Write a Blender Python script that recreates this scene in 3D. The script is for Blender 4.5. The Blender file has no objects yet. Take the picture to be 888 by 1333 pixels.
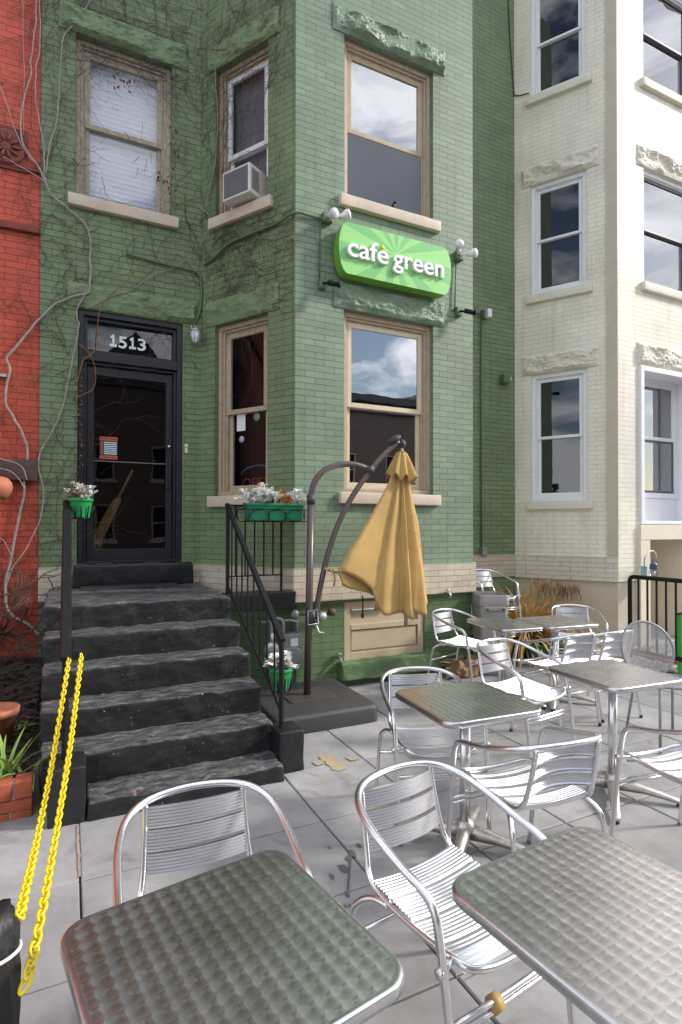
import bpy, bmesh, math, random
from mathutils import Vector, Matrix, noise
random.seed(7)
R = math.radians
S = bpy.context.scene
COL = S.collection

# ------------------------------------------------------------------ camera
FPX, YAW, PIT, ROL, CY, H = 728.76, 0.4526, 0.01022, 0.00131, 678.3, 1.6
_r = Vector((math.cos(YAW), -math.sin(YAW), 0))
_f = Vector((math.sin(YAW) * math.cos(PIT), math.cos(YAW) * math.cos(PIT), math.sin(PIT)))
_u = _r.cross(_f)
CR = _r * math.cos(ROL) + _u * math.sin(ROL)
CU = -_r * math.sin(ROL) + _u * math.cos(ROL)
CF = _f
CAM = Vector((0, 0, H))
cd = bpy.data.cameras.new('camera'); co = bpy.data.objects.new('camera', cd); COL.objects.link(co)
M = Matrix((CR, CU, -CF)).transposed().to_4x4(); M.translation = CAM
co.matrix_world = M
cd.sensor_fit = 'AUTO'; cd.sensor_width = 36; cd.lens = FPX / 1333 * 36
cd.shift_y = (CY - 666.5) / 1333; cd.clip_end = 500; cd.clip_start = 0.02
S.camera = co

def ray(x, y): return CF + CR * ((x - 444) / FPX) - CU * ((y - CY) / FPX)
def atY(x, y, Y): r = ray(x, y); return CAM + r * (Y / r.y)
def atZ(x, y, Z): r = ray(x, y); return CAM + r * ((Z - H) / r.z)
def atP(x, y, p, n): r = ray(x, y); return CAM + r * (((p - CAM).dot(n)) / r.dot(n))

BY, DY, CA = 5.05, 6.14, 0.5536
cs, sn = math.cos(CA), math.sin(CA)
N_CAN = Vector((-cs, -sn, 0))

# ------------------------------------------------------------------ mesh builder
class MB:
    def __init__(s): s.v = []; s.f = []; s.m = []; s.s = []; s.uv = []
    def face(s, pts, mi=0, smooth=False, uv=None):
        b = len(s.v); s.v += [tuple(p) for p in pts]; s.f.append(tuple(range(b, b + len(pts)))); s.m.append(mi); s.s.append(smooth)
        s.uv.append(uv if uv else [(0, 0)] * len(pts))
    def mesh(s, verts, faces, mi=0, smooth=True, uvs=None):
        b = len(s.v); s.v += [tuple(p) for p in verts]
        for k, f in enumerate(faces):
            s.f.append(tuple(i + b for i in f)); s.m.append(mi); s.s.append(smooth)
            s.uv.append([uvs[i] for i in f] if uvs else [(0, 0)] * len(f))
    def box(s, x0, x1, y0, y1, z0, z1, mi=0, mat=None):
        v = [Vector((x, y, z)) for z in (z0, z1) for y in (y0, y1) for x in (x0, x1)]
        if mat: v = [mat @ p for p in v]
        s.mesh(v, [(0, 2, 3, 1), (4, 5, 7, 6), (0, 1, 5, 4), (2, 6, 7, 3), (0, 4, 6, 2), (1, 3, 7, 5)], mi, False)
    def tube(s, pts, r, seg=8, mi=0, closed=False, cap=True, smooth=True):
        pts = [Vector(p) for p in pts]; n = len(pts)
        rr = r if isinstance(r, (list, tuple)) else [r] * n
        V = []; F = []; up = None
        for i in range(n):
            if closed: t = pts[(i + 1) % n] - pts[i - 1]
            else: t = pts[min(i + 1, n - 1)] - pts[max(i - 1, 0)]
            if t.length < 1e-9: t = Vector((0, 0, 1))
            t.normalize()
            if up is None:
                up = Vector((0, 0, 1)) if abs(t.z) < .9 else Vector((1, 0, 0))
            a = up - t * up.dot(t)
            if a.length < 1e-6: a = t.orthogonal()
            a.normalize(); b = t.cross(a); up = a
            for k in range(seg):
                w = 2 * math.pi * k / seg
                V.append(pts[i] + (a * math.cos(w) + b * math.sin(w)) * rr[i])
        m = n if closed else n - 1
        for i in range(m):
            j = (i + 1) % n
            for k in range(seg):
                l = (k + 1) % seg
                F.append((i * seg + k, i * seg + l, j * seg + l, j * seg + k))
        if cap and not closed:
            F.append(tuple(range(seg - 1, -1, -1))); F.append(tuple((n - 1) * seg + k for k in range(seg)))
        s.mesh(V, F, mi, smooth)
    def lathe(s, prof, seg=24, c=(0, 0, 0), mi=0, mat=None, smooth=True):
        V = []; F = []; c = Vector(c)
        for (r, z) in prof:
            for k in range(seg):
                w = 2 * math.pi * k / seg
                p = Vector((r * math.cos(w), r * math.sin(w), z))
                V.append((mat @ p) if mat else p + c)
        for i in range(len(prof) - 1):
            for k in range(seg):
                l = (k + 1) % seg
                F.append((i * seg + k, i * seg + l, (i + 1) * seg + l, (i + 1) * seg + k))
        if prof[0][0] > 1e-4: F.append(tuple(range(seg - 1, -1, -1)))
        if prof[-1][0] > 1e-4: F.append(tuple((len(prof) - 1) * seg + k for k in range(seg)))
        s.mesh(V, F, mi, smooth)
    def rough(s, x0, x1, y0, y1, z0, z1, step=.05, r=.01, amp=.01, fr=6., mi=0, seed=0., mat=None, ampv=None):
        """a stone block with rounded edges and an uneven surface"""
        def ax(a, b):
            L = b - a; n = max(1, int((L - 2 * r) / step)); q = [0, r * .4, r] + [r + (L - 2 * r) * i / n for i in range(1, n)] + [L - r, L - r * .4, L]
            return [a + t for t in q]
        A = [ax(x0, x1), ax(y0, y1), ax(z0, z1)]; n = [len(a) - 1 for a in A]
        idx = {}; V = []; F = []
        lo = Vector((x0 + r, y0 + r, z0 + r)); hi = Vector((x1 - r, y1 - r, z1 - r)); av = ampv or (1, 1, 1)
        def vert(i, j, k):
            if (i, j, k) in idx: return idx[i, j, k]
            p = Vector((A[0][i], A[1][j], A[2][k]))
            q = Vector([min(max(p[d], lo[d]), hi[d]) for d in range(3)])
            d = p - q
            if d.length > 1e-7: p = q + d.normalized() * r
            nz = noise.turbulence_vector(p * fr + Vector((seed, seed * 1.7, 0)), 3, False)
            p += Vector((nz.x * av[0], nz.y * av[1], nz.z * av[2])) * amp
            V.append(mat @ p if mat else p); idx[i, j, k] = len(V) - 1
            return idx[i, j, k]
        for d in range(3):
            e, g = (d + 1) % 3, (d + 2) % 3
            for side in (0, n[d]):
                for a in range(n[e]):
                    for b in range(n[g]):
                        q = []
                        for (da, db) in ((0, 0), (1, 0), (1, 1), (0, 1)):
                            t = [0, 0, 0]; t[d] = side; t[e] = a + da; t[g] = b + db; q.append(vert(*t))
                        F.append(tuple(q if side else q[::-1]))
        s.mesh(V, F, mi, True)
    def rock(s, x0, x1, z0, z1, depth, seed=0., amp=1., mi=0):
        """a rock-faced block: flat margins, chiselled scoops over the face, standing out from the wall (towards -y)"""
        nx, nz = max(8, int((x1 - x0) / .014)), max(6, int((z1 - z0) / .014)); V = []
        for j in range(nz + 1):
            for i in range(nx + 1):
                x = x0 + (x1 - x0) * i / nx; z = z0 + (z1 - z0) * j / nz; e = min(i, nx - i) / 3.0; g = min(j, nz - j) / 3.0; m = min(1, e) * min(1, g)
                p = Vector((x * 4.2 + z * 2.4 + seed, z * 7.5 - x * 1.2 + seed * 2, seed)); rg = 1 - abs(noise.noise(p * 1.15)) * 2.2; r2 = 1 - abs(noise.noise(p * 2.7 + Vector((3, 1, 0)))) * 2
                h = .40 + .75 * noise.noise(p * .85) + .22 * rg + .10 * r2 + .16 * noise.noise(p * 5) + .10 * noise.noise(p * 11)
                y = -.010 - m * depth * max(.15, min(1.25, .45 + amp * (h - .5)))
                V.append((x + m * .012 * noise.noise(p * 4), y, z + (1 if 0 < j < nz else .4) * .008 * noise.noise(p * 3 + Vector((9, 0, 0)))))
        s.mesh(V, [(j * (nx + 1) + i, j * (nx + 1) + i + 1, (j + 1) * (nx + 1) + i + 1, (j + 1) * (nx + 1) + i) for j in range(nz) for i in range(nx)], mi, False)
        w = nx + 1; B = [i for i in range(w)] + [j * w + nx for j in range(1, nz + 1)] + [nz * w + i for i in range(nx - 1, -1, -1)] + [j * w for j in range(nz - 1, 0, -1)]
        O = [V[i] for i in B]; n = len(O); s.mesh(O + [(p[0], .02, p[2]) for p in O], [(k + n, (k + 1) % n + n, (k + 1) % n, k) for k in range(n)], mi, False)
    def build(s, name, mats, parent=None, world=None, bevel=0, label=None, smooth_angle=None):
        me = bpy.data.meshes.new(name); me.from_pydata(s.v, [], s.f)
        mats = mats if isinstance(mats, (list, tuple)) else [mats]
        for m in mats: me.materials.append(m)
        me.polygons.foreach_set('material_index', s.m); me.polygons.foreach_set('use_smooth', s.s)
        ul = me.uv_layers.new(name='UVMap'); fl = [c for f in s.uv for q in f for c in q]; ul.data.foreach_set('uv', fl)
        me.update()
        o = bpy.data.objects.new(name, me); COL.objects.link(o)
        if parent: o.parent = parent
        if world is not None: o.location = -Vector(world)
        if bevel:
            b = o.modifiers.new('bevel', 'BEVEL'); b.width = bevel; b.segments = 2; b.limit_method = 'ANGLE'; b.angle_limit = R(40); b.harden_normals = False
        if label: o['label'] = label
        return o

def spline(P, n=6):
    P = [Vector(p) for p in P]; out = []
    for i in range(len(P) - 1):
        p0 = P[max(i - 1, 0)]; p1 = P[i]; p2 = P[i + 1]; p3 = P[min(i + 2, len(P) - 1)]
        for k in range(n):
            t = k / n
            out.append(.5 * ((2 * p1) + (p2 - p0) * t + (2 * p0 - 5 * p1 + 4 * p2 - p3) * t * t + (3 * p1 - p0 - 3 * p2 + p3) * t ** 3))
    out.append(P[-1]); return out

def tag(o, label=None, cat=None, group=None, kind=None):
    if label: o['label'] = label
    if cat: o['category'] = cat
    if group: o['group'] = group
    if kind: o['kind'] = kind
    return o
def thing(name, label, cat, loc=(0, 0, 0), rz=0, group=None):
    o = bpy.data.objects.new(name, None); COL.objects.link(o); o.location = loc; o.rotation_euler = (0, 0, rz); o.empty_display_size = .1
    return tag(o, label, cat, group)
def dup(root, loc, rz, label, group=None):
    def cp(o, par):
        c = o.copy(); COL.objects.link(c)
        if par: c.parent = par; c.matrix_parent_inverse = o.matrix_parent_inverse
        for ch in [q for q in bpy.data.objects if q.parent == o]: cp(ch, c)
        return c
    c = cp(root, None); c.location = loc; c.rotation_euler = (0, 0, rz); c['label'] = label
    if group: c['group'] = group
    return c

# ------------------------------------------------------------------ materials
def new(name):
    m = bpy.data.materials.new(name); m.use_nodes = True; nt = m.node_tree; return m, nt, nt.nodes['Principled BSDF'], nt.nodes, nt.links
def N(nt, t, **k):
    n = nt.nodes.new(t)
    for a, v in k.items():
        if a.startswith('_'): n.inputs[a[1:].replace('_', ' ')].default_value = v
        else: setattr(n, a, v)
    return n
def rgba(c): return (c[0], c[1], c[2], 1)
def mul(c, k): return tuple(min(1, x * k) for x in c)

def plain(name, col, rough=.6, metal=0., var=.12, vs=5., bump=0., bs=80., spec=.5, spots=None, coat=0.):
    m, nt, P, nn, L = new(name)
    tc = N(nt, 'ShaderNodeTexCoord'); nz = N(nt, 'ShaderNodeTexNoise'); nz.inputs['Scale'].default_value = vs; nz.inputs['Detail'].default_value = 6; nz.inputs['Roughness'].default_value = .65
    L.new(tc.outputs['Object'], nz.inputs['Vector'])
    rp = N(nt, 'ShaderNodeValToRGB'); rp.color_ramp.elements[0].position = .3; rp.color_ramp.elements[1].position = .7
    rp.color_ramp.elements[0].color = rgba(mul(col, 1 - var)); rp.color_ramp.elements[1].color = rgba(mul(col, 1 + var))
    L.new(nz.outputs['Fac'], rp.inputs[0]); out = rp.outputs[0]
    if spots:
        n2 = N(nt, 'ShaderNodeTexNoise'); n2.inputs['Scale'].default_value = spots[1]; n2.inputs['Detail'].default_value = 8; n2.inputs['Roughness'].default_value = .7
        L.new(tc.outputs['Object'], n2.inputs['Vector'])
        r2 = N(nt, 'ShaderNodeValToRGB'); r2.color_ramp.elements[0].position = spots[2]; r2.color_ramp.elements[1].position = spots[2] + .04
        L.new(n2.outputs['Fac'], r2.inputs[0]); mx = N(nt, 'ShaderNodeMixRGB'); L.new(r2.outputs[0], mx.inputs[0]); L.new(out, mx.inputs[1]); mx.inputs[2].default_value = rgba(spots[0]); out = mx.outputs[0]
    L.new(out, P.inputs['Base Color']); P.inputs['Roughness'].default_value = rough; P.inputs['Metallic'].default_value = metal
    P.inputs['Specular IOR Level'].default_value = spec; P.inputs['Coat Weight'].default_value = coat
    if metal > .5 or rough < .5:
        mr = N(nt, 'ShaderNodeMapRange'); mr.inputs[3].default_value = rough * .85; mr.inputs[4].default_value = rough * 1.15; L.new(nz.outputs['Fac'], mr.inputs[0]); L.new(mr.outputs[0], P.inputs['Roughness'])
    if bump:
        n3 = N(nt, 'ShaderNodeTexNoise'); n3.inputs['Scale'].default_value = bs; n3.inputs['Detail'].default_value = 5; L.new(tc.outputs['Object'], n3.inputs['Vector'])
        b = N(nt, 'ShaderNodeBump'); b.inputs['Strength'].default_value = bump; b.inputs['Distance'].default_value = .01; L.new(n3.outputs['Fac'], b.inputs['Height']); L.new(b.outputs[0], P.inputs['Normal'])
    return m

def brick(name, col, mort, dirt=None, dirtpos=.62, row=.0626, width=.2127, mortar=.0035, rough=.55, var=.1, bumpd=.006):
    m, nt, P, nn, L = new(name)
    uv = N(nt, 'ShaderNodeUVMap'); tc = N(nt, 'ShaderNodeTexCoord')
    wob = N(nt, 'ShaderNodeTexNoise'); wob.inputs['Scale'].default_value = 3; L.new(uv.outputs[0], wob.inputs['Vector'])
    va = N(nt, 'ShaderNodeVectorMath', operation='MULTIPLY_ADD'); L.new(wob.outputs['Color'], va.inputs[0]); va.inputs[1].default_value = (.006, .006, 0); L.new(uv.outputs[0], va.inputs[2])
    bt = N(nt, 'ShaderNodeTexBrick'); L.new(va.outputs[0], bt.inputs['Vector']); bt.inputs['Scale'].default_value = 1
    bt.inputs['Brick Width'].default_value = width; bt.inputs['Row Height'].default_value = row; bt.inputs['Mortar Size'].default_value = mortar; bt.inputs['Mortar Smooth'].default_value = .3; bt.inputs['Bias'].default_value = 0
    bt.offset = .5; bt.inputs['Color1'].default_value = rgba(mul(col, 1 - var)); bt.inputs['Color2'].default_value = rgba(mul(col, 1 + var)); bt.inputs['Mortar'].default_value = rgba(col)
    n1 = N(nt, 'ShaderNodeTexNoise'); n1.inputs['Scale'].default_value = 1.3; n1.inputs['Detail'].default_value = 7; n1.inputs['Roughness'].default_value = .6; L.new(uv.outputs[0], n1.inputs['Vector'])
    hs = N(nt, 'ShaderNodeMapRange'); hs.inputs[1].default_value = .3; hs.inputs[2].default_value = .7; hs.inputs[3].default_value = .86; hs.inputs[4].default_value = 1.12; L.new(n1.outputs['Fac'], hs.inputs[0])
    mm = N(nt, 'ShaderNodeVectorMath', operation='SCALE'); nf = N(nt, 'ShaderNodeTexNoise'); nf.inputs['Scale'].default_value = 4.5; nf.inputs['Detail'].default_value = 5; L.new(uv.outputs[0], nf.inputs['Vector'])
    nr = N(nt, 'ShaderNodeMapRange'); nr.inputs[1].default_value = .35; nr.inputs[2].default_value = .62; nr.inputs[3].default_value = .55; nr.inputs[4].default_value = 1.0; L.new(nf.outputs['Fac'], nr.inputs[0])
    nm = N(nt, 'ShaderNodeMath', operation='MULTIPLY'); L.new(bt.outputs['Fac'], nm.inputs[0]); L.new(nr.outputs[0], nm.inputs[1])
    mq = N(nt, 'ShaderNodeMixRGB'); L.new(nm.outputs[0], mq.inputs[0]); L.new(bt.outputs['Color'], mq.inputs[1]); mq.inputs[2].default_value = rgba(mort)  # painted-brick joints: grime plus recess shading put into the colour
    # rain streaks and grime
    ms = N(nt, 'ShaderNodeMapping'); ms.inputs['Scale'].default_value = (7, .7, 1); L.new(uv.outputs[0], ms.inputs['Vector'])
    ns = N(nt, 'ShaderNodeTexNoise'); ns.inputs['Scale'].default_value = 1; ns.inputs['Detail'].default_value = 7; ns.inputs['Roughness'].default_value = .65; L.new(ms.outputs[0], ns.inputs['Vector'])
    rs = N(nt, 'ShaderNodeMapRange'); rs.inputs[1].default_value = .52; rs.inputs[2].default_value = .78; rs.inputs[3].default_value = 0; rs.inputs[4].default_value = .38; L.new(ns.outputs['Fac'], rs.inputs[0])
    mg = N(nt, 'ShaderNodeMixRGB'); mg.blend_type = 'MULTIPLY'; L.new(rs.outputs[0], mg.inputs[0]); L.new(mq.outputs[0], mg.inputs[1]); mg.inputs[2].default_value = (.45, .42, .36, 1)
    L.new(mg.outputs[0], mm.inputs[0]); L.new(hs.outputs[0], mm.inputs['Scale']); out = mm.outputs[0]
    if dirt:
        n2 = N(nt, 'ShaderNodeTexNoise'); n2.inputs['Scale'].default_value = 9; n2.inputs['Detail'].default_value = 9; n2.inputs['Roughness'].default_value = .75; L.new(uv.outputs[0], n2.inputs['Vector'])
        r2 = N(nt, 'ShaderNodeValToRGB'); r2.color_ramp.elements[0].position = dirtpos; r2.color_ramp.elements[1].position = dirtpos + .06; L.new(n2.outputs['Fac'], r2.inputs[0])
        mx = N(nt, 'ShaderNodeMixRGB'); L.new(r2.outputs[0], mx.inputs[0]); L.new(out, mx.inputs[1]); mx.inputs[2].default_value = rgba(dirt); out = mx.outputs[0]
    L.new(out, P.inputs['Base Color']); P.inputs['Roughness'].default_value = rough
    n3 = N(nt, 'ShaderNodeTexNoise'); n3.inputs['Scale'].default_value = 45; n3.inputs['Detail'].default_value = 5; L.new(uv.outputs[0], n3.inputs['Vector'])
    ad = N(nt, 'ShaderNodeMath', operation='MULTIPLY_ADD'); L.new(n3.outputs['Fac'], ad.inputs[0]); ad.inputs[1].default_value = .45
    sb = N(nt, 'ShaderNodeMath', operation='MULTIPLY'); L.new(bt.outputs['Fac'], sb.inputs[0]); sb.inputs[1].default_value = -1; L.new(sb.outputs[0], ad.inputs[2])
    b = N(nt, 'ShaderNodeBump'); b.inputs['Strength'].default_value = .8; b.inputs['Distance'].default_value = bumpd; L.new(ad.outputs[0], b.inputs['Height']); L.new(b.outputs[0], P.inputs['Normal'])
    return m

GREEN = (.182, .250, .170)
m_green = brick('green_painted_brick', GREEN, mul(GREEN, .38), dirt=(.10, .13, .08), dirtpos=.66)
m_green_dirty_shade = brick('green_painted_brick_weathered_shade_tone', (.160, .226, .112), (.055, .075, .04), dirt=(.30, .36, .26), dirtpos=.675)  # darker, yellower copy of the bay green: shade put into the colour, plus weathering
m_greenbase = brick('dark_green_painted_brick', (.120, .195, .088), (.045, .08, .03), row=.075, width=.24)
m_beige = brick('beige_painted_brick', (.56, .49, .38), (.30, .25, .19), row=.0626)
m_white = brick('cream_painted_brick', (.79, .74, .63), (.66, .615, .52), var=.015)
m_red = brick('red_painted_brick', (.50, .072, .036), (.20, .024, .015), dirt=(.12, .03, .02), dirtpos=.6)
m_redb = brick('opposite_red_brick', (.13, .085, .075), (.10, .08, .07), row=.075)
m_tanb = brick('opposite_tan_brick', (.30, .23, .16), (.2, .17, .14), row=.075)
m_greenstone = plain('green_painted_stone', (.165, .235, .155), .5, var=.2, vs=9, bump=.5, bs=40)
m_greenstone2 = plain('green_painted_stone_weathered_shade_tone', (.152, .215, .108), .55, var=.25, vs=9, bump=.5, bs=40)  # lintel stone in the same tone, shade and weathering both in the colour
m_creamstone = plain('cream_painted_stone', (.70, .65, .56), .65, var=.08, vs=9, bump=.5, bs=30)
m_creampaint = plain('cream_paint', (.72, .66, .54), .6, var=.05, vs=3)
m_creamdark = plain('khaki_painted_masonry', (.52, .47, .38), .7, var=.08, vs=5, bump=.15)
m_sill = plain('tan_painted_stone', (.60, .50, .40), .65, var=.1, vs=6, bump=.15, bs=60)
m_sillw = plain('cream_painted_sill', (.72, .68, .58), .65, var=.05, vs=6, bump=.1)
m_tan = plain('tan_painted_wood', (.43, .34, .24), .5, var=.14, vs=14, bump=.1, bs=120)
m_tanw = plain('weathered_tan_wood', (.40, .34, .26), .6, var=.28, vs=22, bump=.2, bs=120, spots=((.20, .15, .10), 30, .60))
m_cream_sash = plain('cream_painted_sash', (.62, .53, .38), .45, var=.08, vs=14)
m_vinyl = plain('white_vinyl', (.80, .80, .84), .35, var=.03)
m_blackpaint = plain('black_gloss_paint', (.016, .016, .022), .35, var=.3, vs=30, bump=.15, bs=60)
m_blackiron = plain('black_painted_iron', (.012, .012, .014), .42, var=.3, vs=40, bump=.1, bs=90, spec=.22)
m_dark = plain('dark_room', (.012, .010, .010), .9, var=.3, vs=3)
m_redroom = plain('dim_red_room', (.018, .010, .010), .8, var=.5, vs=5)
m_blind = plain('white_blind', (.85, .85, .88), .5, var=.03)
m_alu = plain('brushed_aluminium', (.80, .80, .82), .34, 1., var=.05, vs=30)
m_aluslat = plain('ribbed_aluminium', (.70, .70, .73), .40, 1., var=.05, vs=6)
m_alutube = plain('polished_aluminium_tube', (.80, .80, .82), .24, 1., var=.04, vs=5)
m_cast = plain('cast_aluminium', (.62, .60, .56), .42, 1., var=.15, vs=18, bump=.2, bs=60)
m_rubber = plain('black_rubber', (.02, .02, .02), .7)
m_umbpole = plain('bronze_powder_coat', (.105, .080, .078), .36, .35, var=.1)
m_umbbase = plain('charcoal_plastic', (.045, .043, .046), .55, var=.15, vs=6, bump=.12, bs=160)
m_gold = plain('gold_canvas', (.51, .335, .125), .85, var=.13, vs=3.5, bump=.3, bs=200, spec=.2, spots=((.43, .28, .10), 5, .60))
m_greenplastic = plain('green_plastic', (.012, .22, .10), .4, var=.15, vs=8)
m_greenplastic2 = plain('bright_green_plastic', (.015, .30, .075), .4, var=.15, vs=8)
m_terra = plain('terracotta', (.46, .16, .085), .75, var=.15, vs=9, bump=.1)
m_yellow = plain('yellow_plastic', (.86, .66, .012), .38, var=.07, vs=20)
m_vine = plain('grey_vine_bark', (.33, .29, .27), .85, var=.25, vs=25, bump=.4, bs=90)
m_twig = plain('brown_twig', (.080, .058, .046), .85, var=.35, vs=12)
m_twigo = plain('orange_brown_stem', (.30, .135, .04), .8, var=.3, vs=12)
m_deadleaf = plain('dead_leaf', (.24, .10, .04), .8, var=.5, vs=40)
m_straw = plain('dry_straw', (.52, .34, .13), .8, var=.35, vs=6)
m_strawd = plain('brown_seed_head', (.26, .15, .08), .9, var=.35, vs=8)
m_leafw = plain('silver_leaf', (.88, .89, .86), .7, var=.12, vs=30)
m_leafo = plain('orange_dried_flower', (.78, .28, .06), .75, var=.4, vs=60)
m_leafg = plain('green_leaf', (.16, .24, .06), .6, var=.35, vs=30)
m_iris = plain('iris_leaf', (.22, .36, .06), .5, var=.25, vs=8)
m_leafdry = plain('dry_brown_foliage', (.30, .20, .12), .85, var=.45, vs=50)
m_soil = plain('dark_soil', (.035, .026, .022), .95, var=.5, vs=14, bump=1., bs=30)
m_litter = plain('dark_leaf_litter', (.050, .030, .024), .9, var=.7, vs=9)
m_paper = plain('crumpled_brown_paper', (.30, .19, .11), .85, var=.3, vs=12)
m_plasticgrey = plain('grey_plastic', (.30, .28, .27), .5, var=.1)
m_greymetal = plain('grey_painted_metal', (.27, .27, .28), .45, .3, var=.12)
m_galv = plain('galvanised_metal', (.55, .55, .57), .4, .8, var=.12)
m_whitep = plain('white_paint', (.80, .80, .80), .4, var=.03)
m_cable = plain('dark_cable', (.03, .035, .03), .6)
m_greenpipe = plain('green_painted_pipe', (.09, .15, .075), .5, var=.15)
m_woodg = plain('green_painted_timber', (.12, .195, .085), .65, var=.22, vs=7, bump=.5, bs=18, spots=((.24, .31, .18), 14, .62))
m_sand = plain('sand_joint', (.07, .065, .06), .95)
m_asph = plain('asphalt', (.05, .05, .052), .9, var=.2, vs=3, bump=.4)
m_orange = plain('faded_orange_paint', (.44, .325, .18), .8, var=.15, vs=25, spots=((.33, .325, .32), 38, .50))
m_gravel = plain('pale_gravel', (.46, .42, .38), .85, var=.35, vs=8)
m_brickorange = plain('orange_red_brick', (.37, .085, .038), .75, var=.25, vs=7, bump=.4, bs=50)
m_mortar = plain('grey_mortar', (.42, .38, .34), .9, var=.2, bump=.4)
m_slate = plain('slate_roof', (.06, .065, .075), .6)
m_brownstone = plain('brown_painted_stone', (.070, .035, .032), .6, var=.25, vs=7, bump=.3)
m_signwhite = plain('white_sign_letter', (.86, .86, .86), .35, var=.01)
m_lens = plain('frosted_lamp_glass', (.70, .70, .72), .15, 0., var=.04)
m_blackfab = plain('black_wrap', (.016, .015, .017), .55, var=.3, vs=10, bump=.7, bs=14)
m_blueplate = plain('blue_grey_lamp_metal', (.07, .10, .18), .35, .6)

def concrete():
    m, nt, P, nn, L = new('grey_concrete_slab')
    tc = N(nt, 'ShaderNodeTexCoord'); geo = N(nt, 'ShaderNodeNewGeometry')
    n1 = N(nt, 'ShaderNodeTexNoise'); n1.inputs['Scale'].default_value = 2.2; n1.inputs['Detail'].default_value = 9; n1.inputs['Roughness'].default_value = .68; L.new(tc.outputs['Object'], n1.inputs['Vector'])
    r1 = N(nt, 'ShaderNodeValToRGB'); r1.color_ramp.elements[0].position = .28; r1.color_ramp.elements[1].position = .72
    r1.color_ramp.elements[0].color = (.22, .215, .215, 1); r1.color_ramp.elements[1].color = (.41, .402, .405, 1); L.new(n1.outputs['Fac'], r1.inputs[0])
    isl = N(nt, 'ShaderNodeMapRange'); L.new(geo.outputs['Random Per Island'], isl.inputs[0]); isl.inputs[3].default_value = .86; isl.inputs[4].default_value = 1.10
    sc = N(nt, 'ShaderNodeVectorMath', operation='SCALE'); L.new(r1.outputs[0], sc.inputs[0]); L.new(isl.outputs[0], sc.inputs['Scale'])
    # brushed broom lines and dark drips
    mp = N(nt, 'ShaderNodeMapping'); mp.inputs['Scale'].default_value = (90, 3, 1); L.new(tc.outputs['Object'], mp.inputs['Vector'])
    n2 = N(nt, 'ShaderNodeTexNoise'); n2.inputs['Scale'].default_value = 1; n2.inputs['Detail'].default_value = 3; L.new(mp.outputs[0], n2.inputs['Vector'])
    n3 = N(nt, 'ShaderNodeTexNoise'); n3.inputs['Scale'].default_value = 4; n3.inputs['Detail'].default_value = 7; n3.inputs['Distortion'].default_value = .8; L.new(tc.outputs['Object'], n3.inputs['Vector'])
    r3 = N(nt, 'ShaderNodeValToRGB'); r3.color_ramp.elements[0].position = .58; r3.color_ramp.elements[1].position = .76; L.new(n3.outputs['Fac'], r3.inputs[0])
    mx = N(nt, 'ShaderNodeMixRGB'); mx.blend_type = 'MULTIPLY'; L.new(r3.outputs[0], mx.inputs[0]); L.new(sc.outputs[0], mx.inputs[1]); mx.inputs[2].default_value = (.60, .58, .57, 1)
    n4 = N(nt, 'ShaderNodeTexVoronoi'); n4.inputs['Scale'].default_value = 9; L.new(tc.outputs['Object'], n4.inputs['Vector'])
    r4 = N(nt, 'ShaderNodeValToRGB'); r4.color_ramp.elements[0].position = .045; r4.color_ramp.elements[1].position = .07; r4.color_ramp.elements[0].color = (.72, .72, .73, 1); r4.color_ramp.elements[1].color = (1, 1, 1, 1); L.new(n4.outputs['Distance'], r4.inputs[0])
    m2 = N(nt, 'ShaderNodeMixRGB'); m2.blend_type = 'MULTIPLY'; m2.inputs[0].default_value = .8; L.new(mx.outputs[0], m2.inputs[1]); L.new(r4.outputs[0], m2.inputs[2])
    L.new(m2.outputs[0], P.inputs['Base Color']); P.inputs['Roughness'].default_value = .75
    ad = N(nt, 'ShaderNodeMath', operation='MULTIPLY_ADD'); L.new(n2.outputs['Fac'], ad.inputs[0]); ad.inputs[1].default_value = .5; L.new(n1.outputs['Fac'], ad.inputs[2])
    b = N(nt, 'ShaderNodeBump'); b.inputs['Strength'].default_value = .3; b.inputs['Distance'].default_value = .004; L.new(ad.outputs[0], b.inputs['Height']); L.new(b.outputs[0], P.inputs['Normal'])
    return m
m_conc = concrete()

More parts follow.
